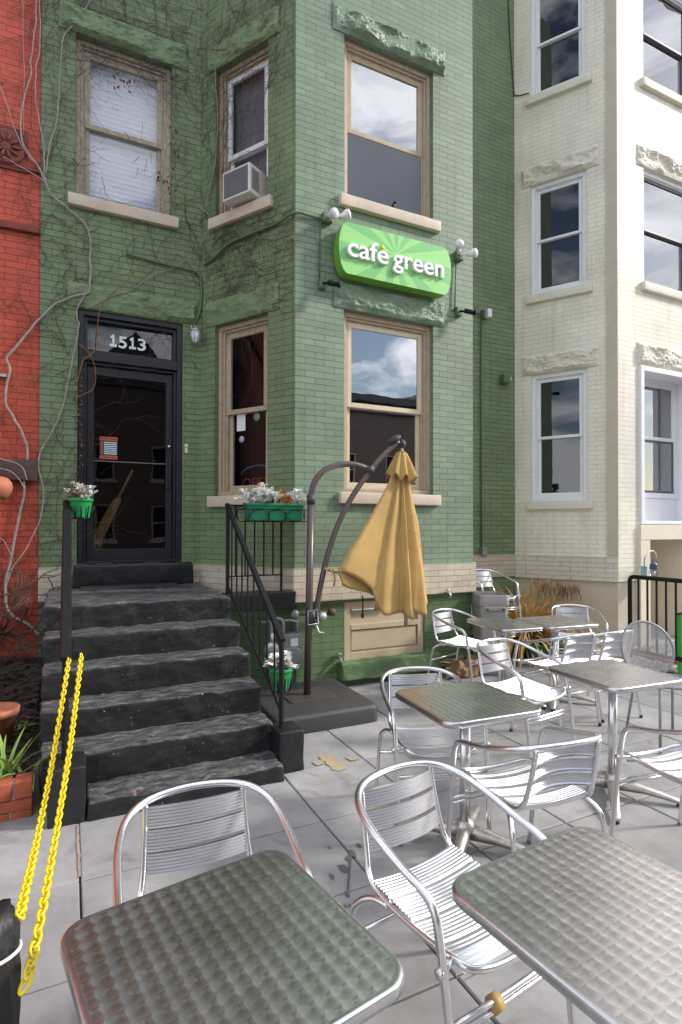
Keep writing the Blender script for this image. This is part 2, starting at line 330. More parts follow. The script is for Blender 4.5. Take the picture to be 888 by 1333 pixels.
def stepmat():
    """black painted stone, the paint rubbed grey in streaks and chipped to pink stone"""
    m, nt, P, nn, L = new('worn_black_painted_stone')
    tc = N(nt, 'ShaderNodeTexCoord'); geo = N(nt, 'ShaderNodeNewGeometry')
    mp = N(nt, 'ShaderNodeMapping'); mp.inputs['Scale'].default_value = (5, 15, 15); L.new(tc.outputs['Object'], mp.inputs['Vector'])
    n1 = N(nt, 'ShaderNodeTexNoise'); n1.inputs['Scale'].default_value = 1.7; n1.inputs['Detail'].default_value = 13; n1.inputs['Roughness'].default_value = .78; L.new(mp.outputs[0], n1.inputs['Vector'])
    sp = N(nt, 'ShaderNodeSeparateXYZ'); L.new(geo.outputs['True Normal'], sp.inputs[0])
    mr = N(nt, 'ShaderNodeMapRange'); L.new(sp.outputs['Z'], mr.inputs[0]); mr.inputs[1].default_value = .2; mr.inputs[2].default_value = .95; mr.inputs[3].default_value = -.07; mr.inputs[4].default_value = .13   # foot wear on the treads
    ad = N(nt, 'ShaderNodeMath', operation='ADD'); L.new(n1.outputs['Fac'], ad.inputs[0]); L.new(mr.outputs[0], ad.inputs[1])
    r1 = N(nt, 'ShaderNodeValToRGB'); e = r1.color_ramp.elements
    e[0].position = .34; e[0].color = (.008, .008, .009, 1); e[1].position = .88; e[1].color = (.34, .33, .32, 1)
    q = e.new(.52); q.color = (.020, .020, .022, 1); q = e.new(.68); q.color = (.11, .11, .112, 1)
    L.new(ad.outputs[0], r1.inputs[0])
    n2 = N(nt, 'ShaderNodeTexNoise'); n2.inputs['Scale'].default_value = 6; n2.inputs['Detail'].default_value = 12; n2.inputs['Roughness'].default_value = .7; L.new(tc.outputs['Object'], n2.inputs['Vector'])
    r2 = N(nt, 'ShaderNodeValToRGB'); r2.color_ramp.elements[0].position = .635; r2.color_ramp.elements[1].position = .645; ob = N(nt, 'ShaderNodeSeparateXYZ'); L.new(tc.outputs['Object'], ob.inputs[0]); lo = N(nt, 'ShaderNodeMapRange'); L.new(ob.outputs['Z'], lo.inputs[0]); lo.inputs[1].default_value = 0; lo.inputs[2].default_value = .6; lo.inputs[3].default_value = .055; lo.inputs[4].default_value = -.01
    ch = N(nt, 'ShaderNodeMath', operation='ADD'); L.new(n2.outputs['Fac'], ch.inputs[0]); L.new(lo.outputs[0], ch.inputs[1]); L.new(ch.outputs[0], r2.inputs[0])
    mm = N(nt, 'ShaderNodeMath', operation='MULTIPLY'); L.new(r2.outputs[0], mm.inputs[0])
    st = N(nt, 'ShaderNodeMath', operation='GREATER_THAN'); L.new(sp.outputs['Z'], st.inputs[0]); st.inputs[1].default_value = .5; L.new(st.outputs[0], mm.inputs[1])
    mx = N(nt, 'ShaderNodeMixRGB'); L.new(mm.outputs[0], mx.inputs[0]); L.new(r1.outputs[0], mx.inputs[1]); mx.inputs[2].default_value = (.24, .16, .15, 1)
    n5 = N(nt, 'ShaderNodeTexNoise'); n5.inputs['Scale'].default_value = 34; n5.inputs['Detail'].default_value = 4; n5.inputs['Roughness'].default_value = .7; L.new(tc.outputs['Object'], n5.inputs['Vector'])
    r5 = N(nt, 'ShaderNodeValToRGB'); r5.color_ramp.elements[0].position = .685; r5.color_ramp.elements[1].position = .70; L.new(n5.outputs['Fac'], r5.inputs[0])
    m5 = N(nt, 'ShaderNodeMixRGB'); L.new(r5.outputs[0], m5.inputs[0]); L.new(mx.outputs[0], m5.inputs[1]); m5.inputs[2].default_value = (.38, .37, .35, 1)
    L.new(m5.outputs[0], P.inputs['Base Color']); P.inputs['Roughness'].default_value = .45
    n3 = N(nt, 'ShaderNodeTexNoise'); n3.inputs['Scale'].default_value = 28; n3.inputs['Detail'].default_value = 8; L.new(tc.outputs['Object'], n3.inputs['Vector'])
    b = N(nt, 'ShaderNodeBump'); b.inputs['Strength'].default_value = .8; b.inputs['Distance'].default_value = .006; L.new(n3.outputs['Fac'], b.inputs['Height']); L.new(b.outputs[0], P.inputs['Normal'])
    return m
m_step = stepmat()
m_blackstone = plain('black_painted_stone', (.016, .016, .018), .4, var=.3, vs=12, bump=.5, bs=25, spots=((.3, .29, .28), 26, .70))

def glass(name, ior=1.9, tint=(.9, .92, .95), rough=0.):
    m, nt, P, nn, L = new(name); nn.remove(P)
    out = nn['Material Output']; fr = N(nt, 'ShaderNodeFresnel'); ge = N(nt, 'ShaderNodeNewGeometry'); mi_ = N(nt, 'ShaderNodeMapRange'); L.new(ge.outputs['Backfacing'], mi_.inputs[0]); mi_.inputs[3].default_value = ior; mi_.inputs[4].default_value = 1.0; L.new(mi_.outputs[0], fr.inputs['IOR'])
    tc = N(nt, 'ShaderNodeTexCoord'); nz = N(nt, 'ShaderNodeTexNoise'); nz.inputs['Scale'].default_value = 2.2; nz.inputs['Detail'].default_value = 2; L.new(tc.outputs['Object'], nz.inputs['Vector'])
    b = N(nt, 'ShaderNodeBump'); b.inputs['Strength'].default_value = .05; b.inputs['Distance'].default_value = .02; L.new(nz.outputs['Fac'], b.inputs['Height'])
    tr = N(nt, 'ShaderNodeBsdfTransparent'); tr.inputs[0].default_value = rgba(tint); gl = N(nt, 'ShaderNodeBsdfGlossy'); gl.inputs['Roughness'].default_value = rough; gl.inputs[0].default_value = (.95, .96, 1, 1); L.new(b.outputs[0], gl.inputs['Normal'])
    mx = N(nt, 'ShaderNodeMixShader'); L.new(fr.outputs[0], mx.inputs[0]); L.new(tr.outputs[0], mx.inputs[1]); L.new(gl.outputs[0], mx.inputs[2]); L.new(mx.outputs[0], out.inputs['Surface'])
    return m
m_glass = glass('window_glass', 4.0)
m_glass2 = glass('shaded_window_glass', 1.8)
m_glass3 = glass('dim_window_glass', 1.42)
m_screen = glass('insect_screen_glass', 1.9, (.40, .40, .43), .22)
m_doorglass = glass('dark_door_glass', 1.65, (.75, .75, .75))
m_lampglass = glass('clear_lamp_glass', 1.7, (.85, .86, .9))

def tabletop_mat():
    """stainless steel with overlapping round brush swirls: each disc turns the brush direction about its own centre"""
    m, nt, P, nn, L = new('swirl_brushed_steel')
    SP = .036
    tc = N(nt, 'ShaderNodeTexCoord'); sp = N(nt, 'ShaderNodeSeparateXYZ'); L.new(tc.outputs['Object'], sp.inputs[0])
    def mth(op, a, b=None, c=None):
        n = N(nt, 'ShaderNodeMath', operation=op)
        for i, v in enumerate((a, b, c)):
            if v is None: continue
            if isinstance(v, (int, float)): n.inputs[i].default_value = v
            else: L.new(v, n.inputs[i])
        return n.outputs[0]
    wn = N(nt, 'ShaderNodeTexNoise'); wn.inputs['Scale'].default_value = 9; wn.inputs['Detail'].default_value = 2; L.new(tc.outputs['Object'], wn.inputs['Vector']); ws = N(nt, 'ShaderNodeSeparateXYZ'); L.new(wn.outputs['Color'], ws.inputs[0])
    u = mth('ADD', mth('DIVIDE', sp.outputs['X'], SP), mth('MULTIPLY', ws.outputs[0], .10)); v = mth('ADD', mth('DIVIDE', sp.outputs['Y'], SP), mth('MULTIPLY', ws.outputs[1], .10))
    fu = mth('FRACT', mth('ADD', u, 1000.)); fv = mth('FRACT', mth('ADD', v, 1000.))
    def near(cx, cy): # inside disc centred on this corner?
        dx = mth('SUBTRACT', fu, cx); dy = mth('SUBTRACT', fv, cy)
        d = mth('SQRT', mth('ADD', mth('MULTIPLY', dx, dx), mth('MULTIPLY', dy, dy)))
        return dx, dy, mth('LESS_THAN', d, .76), d
    A = near(0., 0.); B = near(1., 0.); C = near(0., 1.); D = near(1., 1.)
    def mixf(f, a, b): return mth('ADD', mth('MULTIPLY', mth('SUBTRACT', 1., f), a), mth('MULTIPLY', f, b))
    dx, dy, dd = A[0], A[1], A[3]
    for T in (B, C, D):
        dx = mixf(T[2], dx, T[0]); dy = mixf(T[2], dy, T[1]); dd = mixf(T[2], dd, T[3])
    cb = N(nt, 'ShaderNodeCombineXYZ'); L.new(mth('MULTIPLY', dy, -1.), cb.inputs[0]); L.new(dx, cb.inputs[1])
    vt = N(nt, 'ShaderNodeVectorTransform'); vt.vector_type = 'VECTOR'; vt.convert_from = 'OBJECT'; vt.convert_to = 'WORLD'; L.new(cb.outputs[0], vt.inputs[0])
    nv = N(nt, 'ShaderNodeVectorMath', operation='NORMALIZE'); L.new(vt.outputs[0], nv.inputs[0])
    L.new(nv.outputs[0], P.inputs['Tangent']); P.inputs['Anisotropic'].default_value = .68; P.inputs['Metallic'].default_value = 1
    nz = N(nt, 'ShaderNodeTexNoise'); nz.inputs['Scale'].default_value = 7; nz.inputs['Detail'].default_value = 6; L.new(tc.outputs['Object'], nz.inputs['Vector'])
    r = N(nt, 'ShaderNodeMapRange'); L.new(nz.outputs['Fac'], r.inputs[0]); r.inputs[3].default_value = .22; r.inputs[4].default_value = .33; L.new(r.outputs[0], P.inputs['Roughness'])
    rc = N(nt, 'ShaderNodeValToRGB'); rc.color_ramp.elements[0].color = (.64, .61, .63, 1); rc.color_ramp.elements[1].color = (.82, .785, .805, 1); L.new(nz.outputs['Fac'], rc.inputs[0])
    L.new(rc.outputs[0], P.inputs['Base Color'])
    # each swirl is brushed brighter towards its rim; fine scratches
    sc_ = N(nt, 'ShaderNodeTexNoise'); sc_.inputs['Scale'].default_value = 1; sc_.inputs['Detail'].default_value = 4; mp_ = N(nt, 'ShaderNodeMapping'); mp_.inputs['Scale'].default_value = (220, 9, 1); mp_.inputs['Rotation'].default_value = (0, 0, .7); L.new(tc.outputs['Object'], mp_.inputs['Vector']); L.new(mp_.outputs[0], sc_.inputs['Vector'])
    rr = N(nt, 'ShaderNodeMapRange'); L.new(dd, rr.inputs[0]); rr.inputs[1].default_value = .35; rr.inputs[2].default_value = .78; rr.inputs[3].default_value = .86; rr.inputs[4].default_value = 1.2
    s2 = N(nt, 'ShaderNodeMapRange'); L.new(sc_.outputs['Fac'], s2.inputs[0]); s2.inputs[1].default_value = .3; s2.inputs[2].default_value = .7; s2.inputs[3].default_value = .93; s2.inputs[4].default_value = 1.05
    mm_ = N(nt, 'ShaderNodeVectorMath', operation='SCALE'); L.new(rc.outputs[0], mm_.inputs[0]); L.new(mth('MULTIPLY', rr.outputs[0], s2.outputs[0]), mm_.inputs['Scale']); L.new(mm_.outputs[0], P.inputs['Base Color'])
    return m
m_top = tabletop_mat()

def meshmat():
    m, nt, P, nn, L = new('perforated_steel_mesh')
    P.inputs['Metallic'].default_value = 1; P.inputs['Base Color'].default_value = (.75, .75, .78, 1); P.inputs['Roughness'].default_value = .35
    uv = N(nt, 'ShaderNodeUVMap'); vo = N(nt, 'ShaderNodeTexVoronoi'); vo.inputs['Scale'].default_value = 1 / .0075; vo.inputs['Randomness'].default_value = 0; L.new(uv.outputs[0], vo.inputs['Vector'])
    gt = N(nt, 'ShaderNodeMath', operation='GREATER_THAN'); gt.inputs[1].default_value = .345; L.new(vo.outputs['Distance'], gt.inputs[0]); L.new(gt.outputs[0], P.inputs['Alpha'])
    return m
m_mesh = meshmat()

def signmat():
    m, nt, P, nn, L = new('green_ray_sign_face')
    tc = N(nt, 'ShaderNodeTexCoord'); sp = N(nt, 'ShaderNodeSeparateXYZ'); L.new(tc.outputs['Object'], sp.inputs[0])
    dx = N(nt, 'ShaderNodeMath', operation='SUBTRACT'); L.new(sp.outputs['X'], dx.inputs[0]); dx.inputs[1].default_value = -.02
    dz = N(nt, 'ShaderNodeMath', operation='SUBTRACT'); L.new(sp.outputs['Z'], dz.inputs[0]); dz.inputs[1].default_value = .05
    at = N(nt, 'ShaderNodeMath', operation='ARCTAN2'); L.new(dz.outputs[0], at.inputs[0]); L.new(dx.outputs[0], at.inputs[1])
    mu = N(nt, 'ShaderNodeMath', operation='MULTIPLY'); L.new(at.outputs[0], mu.inputs[0]); mu.inputs[1].default_value = 11
    si = N(nt, 'ShaderNodeMath', operation='SINE'); L.new(mu.outputs[0], si.inputs[0])
    gt = N(nt, 'ShaderNodeMath', operation='GREATER_THAN'); L.new(si.outputs[0], gt.inputs[0]); gt.inputs[1].default_value = 0
    mx = N(nt, 'ShaderNodeMixRGB'); L.new(gt.outputs[0], mx.inputs[0]); mx.inputs[1].default_value = (.19, .52, .17, 1); mx.inputs[2].default_value = (.30, .66, .21, 1)
    L.new(mx.outputs[0], P.inputs['Base Color']); P.inputs['Roughness'].default_value = .4
    return m
m_sign = signmat()
m_signedge = plain('lime_sign_edge', (.16, .40, .04), .4, var=.03)

# ------------------------------------------------------------------ world and sun
SUN_EL, SUN_AZ = 33., 113.      # azimuth clockwise from +Y (the street side, to the right)
w = bpy.data.worlds.new('World'); S.world = w; w.use_nodes = True
nt = w.node_tree; bg = nt.nodes['Background']; L = nt.links
sk = N(nt, 'ShaderNodeTexSky'); sk.sky_type = 'NISHITA'; sk.sun_disc = False; sk.sun_elevation = R(SUN_EL); sk.sun_rotation = R(SUN_AZ); sk.air_density = 1.2; sk.dust_density = .6
tc = N(nt, 'ShaderNodeTexCoord'); mp = N(nt, 'ShaderNodeMapping'); mp.inputs['Scale'].default_value = (1.1, 1.1, 2.6); mp.inputs['Rotation'].default_value = (0, .3, .5); L.new(tc.outputs['Generated'], mp.inputs['Vector'])
nz = N(nt, 'ShaderNodeTexNoise'); nz.inputs['Scale'].default_value = 4.2; nz.inputs['Detail'].default_value = 9; nz.inputs['Roughness'].default_value = .54; nz.inputs['Distortion'].default_value = .5; L.new(mp.outputs[0], nz.inputs['Vector'])
rp = N(nt, 'ShaderNodeValToRGB'); rp.color_ramp.elements[0].position = .44; rp.color_ramp.elements[1].position = .60; L.new(nz.outputs['Fac'], rp.inputs[0])
mx = N(nt, 'ShaderNodeMixRGB'); L.new(rp.outputs[0], mx.inputs[0]); L.new(sk.outputs[0], mx.inputs[1]); mx.inputs[2].default_value = (15, 15, 15.6, 1)
L.new(mx.outputs[0], bg.inputs[0]); bg.inputs[1].default_value = .115
sd = bpy.data.lights.new('sun', 'SUN'); so = bpy.data.objects.new('sun', sd); COL.objects.link(so)
sd.energy = 2.8; sd.angle = R(8); sd.color = (1, .95, .86)
sv = Vector((math.sin(R(SUN_AZ)) * math.cos(R(SUN_EL)), math.cos(R(SUN_AZ)) * math.cos(R(SUN_EL)), math.sin(R(SUN_EL))))
so.rotation_euler = sv.to_track_quat('Z', 'Y').to_euler(); so.location = sv * 30
S.view_settings.view_transform = 'Standard'; S.view_settings.look = 'None'; S.view_settings.gamma = 1; S.view_settings.use_curve_mapping = False
S.view_settings.exposure = .46

# ================================================================== SETTING
def sheet(name, x0, x1, y0, y1, z, m, sub=1):
    b = MB(); b.face([(x0, y0, z), (x1, y0, z), (x1, y1, z), (x0, y1, z)]); return tag(b.build(name, m), kind='structure')
sheet('ground', -200, 200, -200, 200, -.19, m_asph)
sheet('road', -60, 60, -14.5, -5.0, -.15, m_asph)
b = MB(); b.box(-60, 60, -5.0, -4.8, -.2, .0); tag(b.build('kerb', m_conc, bevel=.02), kind='structure')
b = MB(); b.box(-60, 60, -4.8, -1.91, -.2, -.004); tag(b.build('pavement', m_conc), kind='structure')
b = MB(); b.box(-60, 60, -18, -14.5, -.2, .0); tag(b.build('far_pavement', m_conc), kind='structure')
b = MB(); b.box(-6, 14, -1.91, 7, -.2, -.022); tag(b.build('patio_bed', m_sand), kind='structure')
XS = [-5.2, -3.4, -1.1, .055, 1.25, 1.84, 2.43, 3.0, 3.57, 4.12, 4.68, 5.25, 5.88]
YS = [-1.9, -1.3, -.7, -.12, .46, 1.05, 1.63, 2.21, 2.80, 3.42, 4.0, 4.58, 5.2, 6.1]
b = MB(); g = .0045; c_ = .005
for i in range(len(XS) - 1):
    for j in range(len(YS) - 1):
        x0, x1, y0, y1 = XS[i] + g, XS[i + 1] - g, YS[j] + g, YS[j + 1] - g
        if x1 < -.1 and y1 > 3.5: continue
        dz = random.uniform(-.0015, .0015); t = random.uniform(-.001, .001)
        T = [(x0 + c_, y0 + c_, dz + t), (x1 - c_, y0 + c_, dz), (x1 - c_, y1 - c_, dz - t), (x0 + c_, y1 - c_, dz)]
        Bm = [(x0, y0, -.005), (x1, y0, -.005), (x1, y1, -.005), (x0, y1, -.005)]
        D = [(x, y, -.03) for x, y, z in Bm]
        b.mesh(T + Bm + D, [(0, 1, 2, 3)] + [(k + 4, (k + 1) % 4 + 4, (k + 1) % 4, k) for k in range(4)] + [(k + 8, (k + 1) % 4 + 8, (k + 1) % 4 + 4, k + 4) for k in range(4)], 0, False)
tag(b.build('patio_paving', m_conc), kind='structure')
# utility paint cross on the slabs
b = MB()
for (p, q, wd) in (((422, 983), (446, 1003), .05), ((409, 995), (421, 992), .035), ((453, 989), (463, 986), .04)):
    p = atZ(*p, 0); q = atZ(*q, 0); d = (q - p).normalized(); n = Vector((-d.y, d.x, 0)) * wd
    k = 10; V = []
    for i in range(k + 1):
        c = p.lerp(q, i / k); e = .8 + .4 * random.random(); e *= .7 if i in (0, k) else 1
        V += [c - n * e, c + n * e]
    V = [(x, y, .0045) for x, y, z in V]
    b.mesh(V, [(2 * i, 2 * i + 2, 2 * i + 3, 2 * i + 1) for i in range(k)], 0, False)
tag(b.build('utility_paint_mark', m_orange), 'faded orange utility paint cross on the grey slab beside the steps', 'paint mark')
# gravel bed at the right
b = MB(); b.box(5.9, 14, 2.0, 7, -.02, .004); tag(b.build('gravel_bed', m_gravel), kind='structure')
b = MB(); random.seed(3)
for i in range(2600):
    x = random.uniform(5.93, 8.3); y = random.uniform(2.6, 4.98); r = random.uniform(.012, .035)
    P8 = [Vector((random.uniform(.6, 1), 0, 0)) for _ in range(1)]
    V = []; rz = random.uniform(0, 6.28)
    for (a, z) in ((0, -.3), (1, .1), (.7, .55)):
        for k in range(5):
            t = rz + k * 1.2566; rr = r * (a if a else .7) * random.uniform(.75, 1.15); V.append((x + rr * math.cos(t), y + rr * math.sin(t) * .8, .012 + r * z))
    b.mesh(V, [(i_, (i_ + 1) % 5, 5 + (i_ + 1) % 5, 5 + i_) for i_ in range(5)] + [(5 + i_, 5 + (i_ + 1) % 5, 10 + (i_ + 1) % 5, 10 + i_) for i_ in range(5)] + [(10, 11, 12, 13, 14)], 0, False)
tag(b.build('gravel_stones', m_gravel), kind='stuff')
# soil behind the brick planter
b = MB(); V = []; nx, ny = 40, 30
for j in range(ny + 1):
    for i in range(nx + 1):
        x = -3.4 + (3.19) * i / nx; y = 3.60 + 2.53 * j / ny
        V.append((x, y, .15 + .20 * (j / ny) + .07 * noise.noise(Vector((x * 3, y * 3, 0))) + .02 * noise.noise(Vector((x * 14, y * 14, 3)))))
b.mesh(V, [(j * (nx + 1) + i, j * (nx + 1) + i + 1, (j + 1) * (nx + 1) + i + 1, (j + 1) * (nx + 1) + i) for j in range(ny) for i in range(nx)])
tag(b.build('planting_soil', m_soil), kind='structure')

def soilz(x, y):
    j = (y - 3.60) / 2.53
    return .15 + .20 * j + .07 * noise.noise(Vector((x * 3, y * 3, 0)))

# ================================================================== BUILDINGS
def frame_mx(p, u, inward):
    m = Matrix((u, inward, Vector((0, 0, 1)))).transposed().to_4x4(); m.translation = p; return m

def wall(b, p, u, L, z0, z1, holes, mi=0, depth=.13, inw=None, u0=0., lower=None):
    """a brick wall face with rectangular openings and their reveals; (x,z) metres are the brick coordinates"""
    us = sorted(set([0, L] + [a for h in holes for a in (h[0], h[1])])); zs = sorted(set([z0, z1] + [a for h in holes for a in (h[2], h[3])]))
    for i in range(len(us) - 1):
        for j in range(len(zs) - 1):
            cu, cz = (us[i] + us[i + 1]) / 2, (zs[j] + zs[j + 1]) / 2
            if any(h[0] < cu < h[1] and h[2] < cz < h[3] for h in holes): continue
            q = [(us[i], zs[j]), (us[i + 1], zs[j]), (us[i + 1], zs[j + 1]), (us[i], zs[j + 1])]
            b.face([p + u * a + Vector((0, 0, z)) for a, z in q], mi, False, [(a + u0, z) for a, z in q])
    for h in holes:
        d = h[4] if len(h) > 4 else depth
        for (a, c) in (((h[0], h[2]), (h[0], h[3])), ((h[0], h[3]), (h[1], h[3])), ((h[1], h[3]), (h[1], h[2])), ((h[1], h[2]), (h[0], h[2]))):
            A = p + u * a[0] + Vector((0, 0, a[1])); C = p + u * c[0] + Vector((0, 0, c[1]))
            vert = a[0] == c[0]
            uv = [(a[0] + u0, a[1]), (c[0] + u0, c[1]), (c[0] + u0 + d, c[1]), (a[0] + u0 + d, a[1])] if vert else [(a[0] + u0, a[1]), (c[0] + u0, a[1]), (c[0] + u0, a[1] + d), (a[0] + u0, a[1] + d)]
            b.face([A, C, C + inw * d, A + inw * d], mi, False, uv)

def room(b, mx, x0, x1, z0, z1, y0=.2, y1=1.3, mi=0):
    """dark room seen through the window"""
    v = [mx @ Vector((x, y, z)) for z in (z0 - .12, z1 + .12) for y in (y0, y1) for x in (x0 - .2, x1 + .2)]
    b.mesh(v, [(0, 2, 3, 1), (4, 5, 7, 6), (2, 6, 7, 3), (0, 4, 6, 2), (1, 3, 7, 5)], mi, False)
    # cheeks that close the gap between the frame and the room
    o = [mx @ Vector((x, y0, z)) for x, z in ((x0 - .2, z0 - .12), (x1 + .2, z0 - .12), (x1 + .2, z1 + .12), (x0 - .2, z1 + .12))]
    i = [mx @ Vector((x, y0, z)) for x, z in ((x0, z0), (x1, z0), (x1, z1), (x0, z1))]
    b.mesh(o + i, [(k, (k + 1) % 4, (k + 1) % 4 + 4, k + 4) for k in range(4)], mi, False)

def ring(b, x0, x1, z0, z1, wd, y0, y1, mi=0, wb=None, wt=None):
    wb = wb or wd; wt = wt or wd
    b.box(x0, x0 + wd, y0, y1, z0, z1, mi); b.box(x1 - wd, x1, y0, y1, z0, z1, mi)
    b.box(x0 + wd, x1 - wd, y0, y1, z0, z0 + wb, mi); b.box(x0 + wd, x1 - wd, y0, y1, z1 - wt, z1, mi)

def window(house, base, mx, w, z0, z1, mf, ms, style='wood', sill=None, lintel=None, lower='glass', mid=.5, upper='glass', label=None, sd=0, pane=None):
    pane = pane or m_glass
    """a double-hung window as part of its house; x from 0 to w across the opening, y inward, z up"""
    b = MB()
    if style == 'wood':
        ring(b, 0, w, z0, z1, .045, .055, .175); ring(b, .045, w - .045, z0 + .002, z1 - .045, .025, .078, .175, wb=.03); ring(b, .07, w - .07, z0 + .032, z1 - .07, .018, .10, .175, wb=.02)
        i0, k0, k1 = .088, z0 + .052, z1 - .088; us, ls, sw = .118, .148, .048
    else:
        ring(b, 0, w, z0, z1, .055, .035, .15); ring(b, .055, w - .055, z0 + .055, z1 - .055, .016, .06, .15)
        i0, k0, k1 = .071, z0 + .071, z1 - .071; us, ls, sw = .088, .112, .040
    f = b.build('window', mf, house, bevel=.004); f.matrix_local = Matrix.Translation(-Vector(base)) @ mx
    if label: f['label'] = label
    zm = k0 + (k1 - k0) * mid
    b = MB(); ring(b, i0, w - i0, zm - .02, k1, sw, us - .018, us + .016, wb=.05 if style == 'wood' else .034); b.build('upper_sash', ms, f, bevel=.004)
    b = MB(); ring(b, i0, w - i0, k0, zm + .025, sw, ls - .012, ls + .022, wb=.06 if style == 'wood' else .045, wt=.045); b.build('lower_sash', ms, f, bevel=.004)
    b = MB(); b.box(i0 + sw - .004, w - i0 - sw + .004, us - .003, us + .003, zm + .02, k1 - sw + .004); b.build('upper_pane', pane, f)
    b = MB(); b.box(i0 + sw - .004, w - i0 - sw + .004, ls, ls + .006, k0 + .04, zm - .015)
    b.build('lower_pane', pane, f)
    if lower == 'screen':
        b = MB(); b.box(i0 + .004, w - i0 - .004, us - .012, us - .009, k0, zm - .022); b.build('insect_screen', m_screen, f)
    if upper == 'blind':
        b = MB(); n = int((k1 - k0) / .05)
        for i in range(n):
            z = k0 + (i + .5) * (k1 - k0) / n
            b.mesh([(i0 + .01, .200, z + .026), (w - i0 - .01, .200, z + .026), (w - i0 - .01, .225, z), (i0 + .01, .225, z), (w - i0 - .01, .205, z - .025), (i0 + .01, .205, z - .025)], [(0, 1, 2, 3), (3, 2, 4, 5)], 0, True)
        b.build('window_blind', m_blind, f)
    if sill:
        b = MB(); b.rough(-.06, w + .07, -.055, .075, z0 - .118, z0 - .003, .08, .008, .004, 7, seed=sd); b.build('sill', sill, f)
    if lintel:
        a = lintel[1]; b = MB(); b.rock(-a, w + a + .02, z1 + .004, z1 + .275, lintel[2] if len(lintel) > 2 else .07, sd + 3.3); b.build('lintel', lintel[0], f)
    return f

X_ = Vector((1, 0, 0)); Y_ = Vector((0, 1, 0)); Z_ = Vector((0, 0, 1))
UC = Vector((sn, -cs, 0)); IC = Vector((cs, sn, 0))     # along a canted face from the back wall outwards; and into the house
LC = 1.283

# ------------------------------------------------------------------ green house
GB = (1.3, DY, 0)
gh = thing('green_rowhouse', 'green painted brick row house with a projecting bay and black glass door', 'house', GB)
pj = Vector((1.286, DY, 0)); pc = Vector((1.9605, BY, 0)); pc2 = Vector((4.1185, BY, 0)); pj2 = Vector((4.793, DY, 0))
TOP = 10.5
b = MB()
doorhole = (.335, 1.355, 1.225, 3.78, .16)      # along the door wall, from X = -0.264
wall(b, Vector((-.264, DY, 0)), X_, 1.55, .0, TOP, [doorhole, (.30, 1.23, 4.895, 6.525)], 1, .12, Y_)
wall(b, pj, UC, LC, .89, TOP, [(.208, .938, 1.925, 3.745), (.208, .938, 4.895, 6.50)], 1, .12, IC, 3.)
wall(b, pc, X_, 2.158, .89, TOP, [(.525, 1.615, 1.95, 3.80), (.525, 1.615, 4.945, 6.60)], 0, .12, Y_, 5.)
wall(b, pc2, Vector((sn, cs, 0)), LC, .89, TOP, [], 0, .1, Vector((-cs, sn, 0)), 8.)
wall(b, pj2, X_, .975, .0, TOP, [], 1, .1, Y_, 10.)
# ground-level walls under the band, set back
o = .03
wall(b, pj + IC * o, UC, LC, -.05, .9, [], 2, .1, IC, 3.1)
wall(b, pc + Y_ * o, X_, 2.158, -.05, .9, [(.55, 1.52, .24, .835, .1)], 2, .1, Y_, 5.1)
wall(b, pc2 + Vector((-cs, sn, 0)) * o, Vector((sn, cs, 0)), LC, -.05, .9, [], 2, .1, Vector((-cs, sn, 0)), 8.1)
# roof and back so the house is closed
b.face([(-.264, DY, TOP), pj + Z_ * TOP, pc + Z_ * TOP, pc2 + Z_ * TOP, pj2 + Z_ * TOP, (5.767, DY, TOP), (5.767, 15, TOP), (-.264, 15, TOP)], 2)
b.face([(-.264, 15, 0), (5.767, 15, 0), (5.767, 15, TOP), (-.264, 15, TOP)], 2)
b.build('wall', [m_green, m_green_dirty_shade, m_greenbase], gh, GB)
# beige band
b = MB(); zb0, zb1 = .87, 1.194; e = .028
bl = [pj - IC * e, pc + Vector((-.02, -e, 0)), pc2 + Vector((.02, -e, 0)), pj2 + Vector((cs, -sn, 0)) * e]
ua = 0
for i in range(3):
    p, q = bl[i], bl[i + 1]; L_ = (q - p).length
    b.face([p + Z_ * zb0, q + Z_ * zb0, q + Z_ * zb1, p + Z_ * zb1], 0, False, [(ua, zb0), (ua + L_, zb0), (ua + L_, zb1), (ua, zb1)]); ua += L_
inn = [pj + IC * .05, pc + Vector((0, .05, 0)), pc2 + Vector((0, .05, 0)), pj2 + Vector((-.05, .02, 0))]
for z in (zb0, zb1):
    for i in range(3): b.face([bl[i] + Z_ * z, bl[i + 1] + Z_ * z, inn[i + 1] + Z_ * z, inn[i] + Z_ * z], 1)
b.build('beige_band', [m_beige, m_sill], gh, GB)
for (xa, xb, za, zc_) in ((-.262, .07, zb0, 1.2), (1.093, 1.275, zb0, 1.2), (4.80, 5.765, .9, 1.21)):
    b = MB(); b.box(xa, xb, DY - .02, DY + .02, za, zc_, 1); b.face([(xa, DY - .0225, za), (xb, DY - .0225, za), (xb, DY - .0225, zc_), (xa, DY - .0225, zc_)], 0, False, [(xa, za), (xb, za), (xb, zc_), (xa, zc_)]); b.build('beige_band', [m_beige, m_sill], gh, GB)
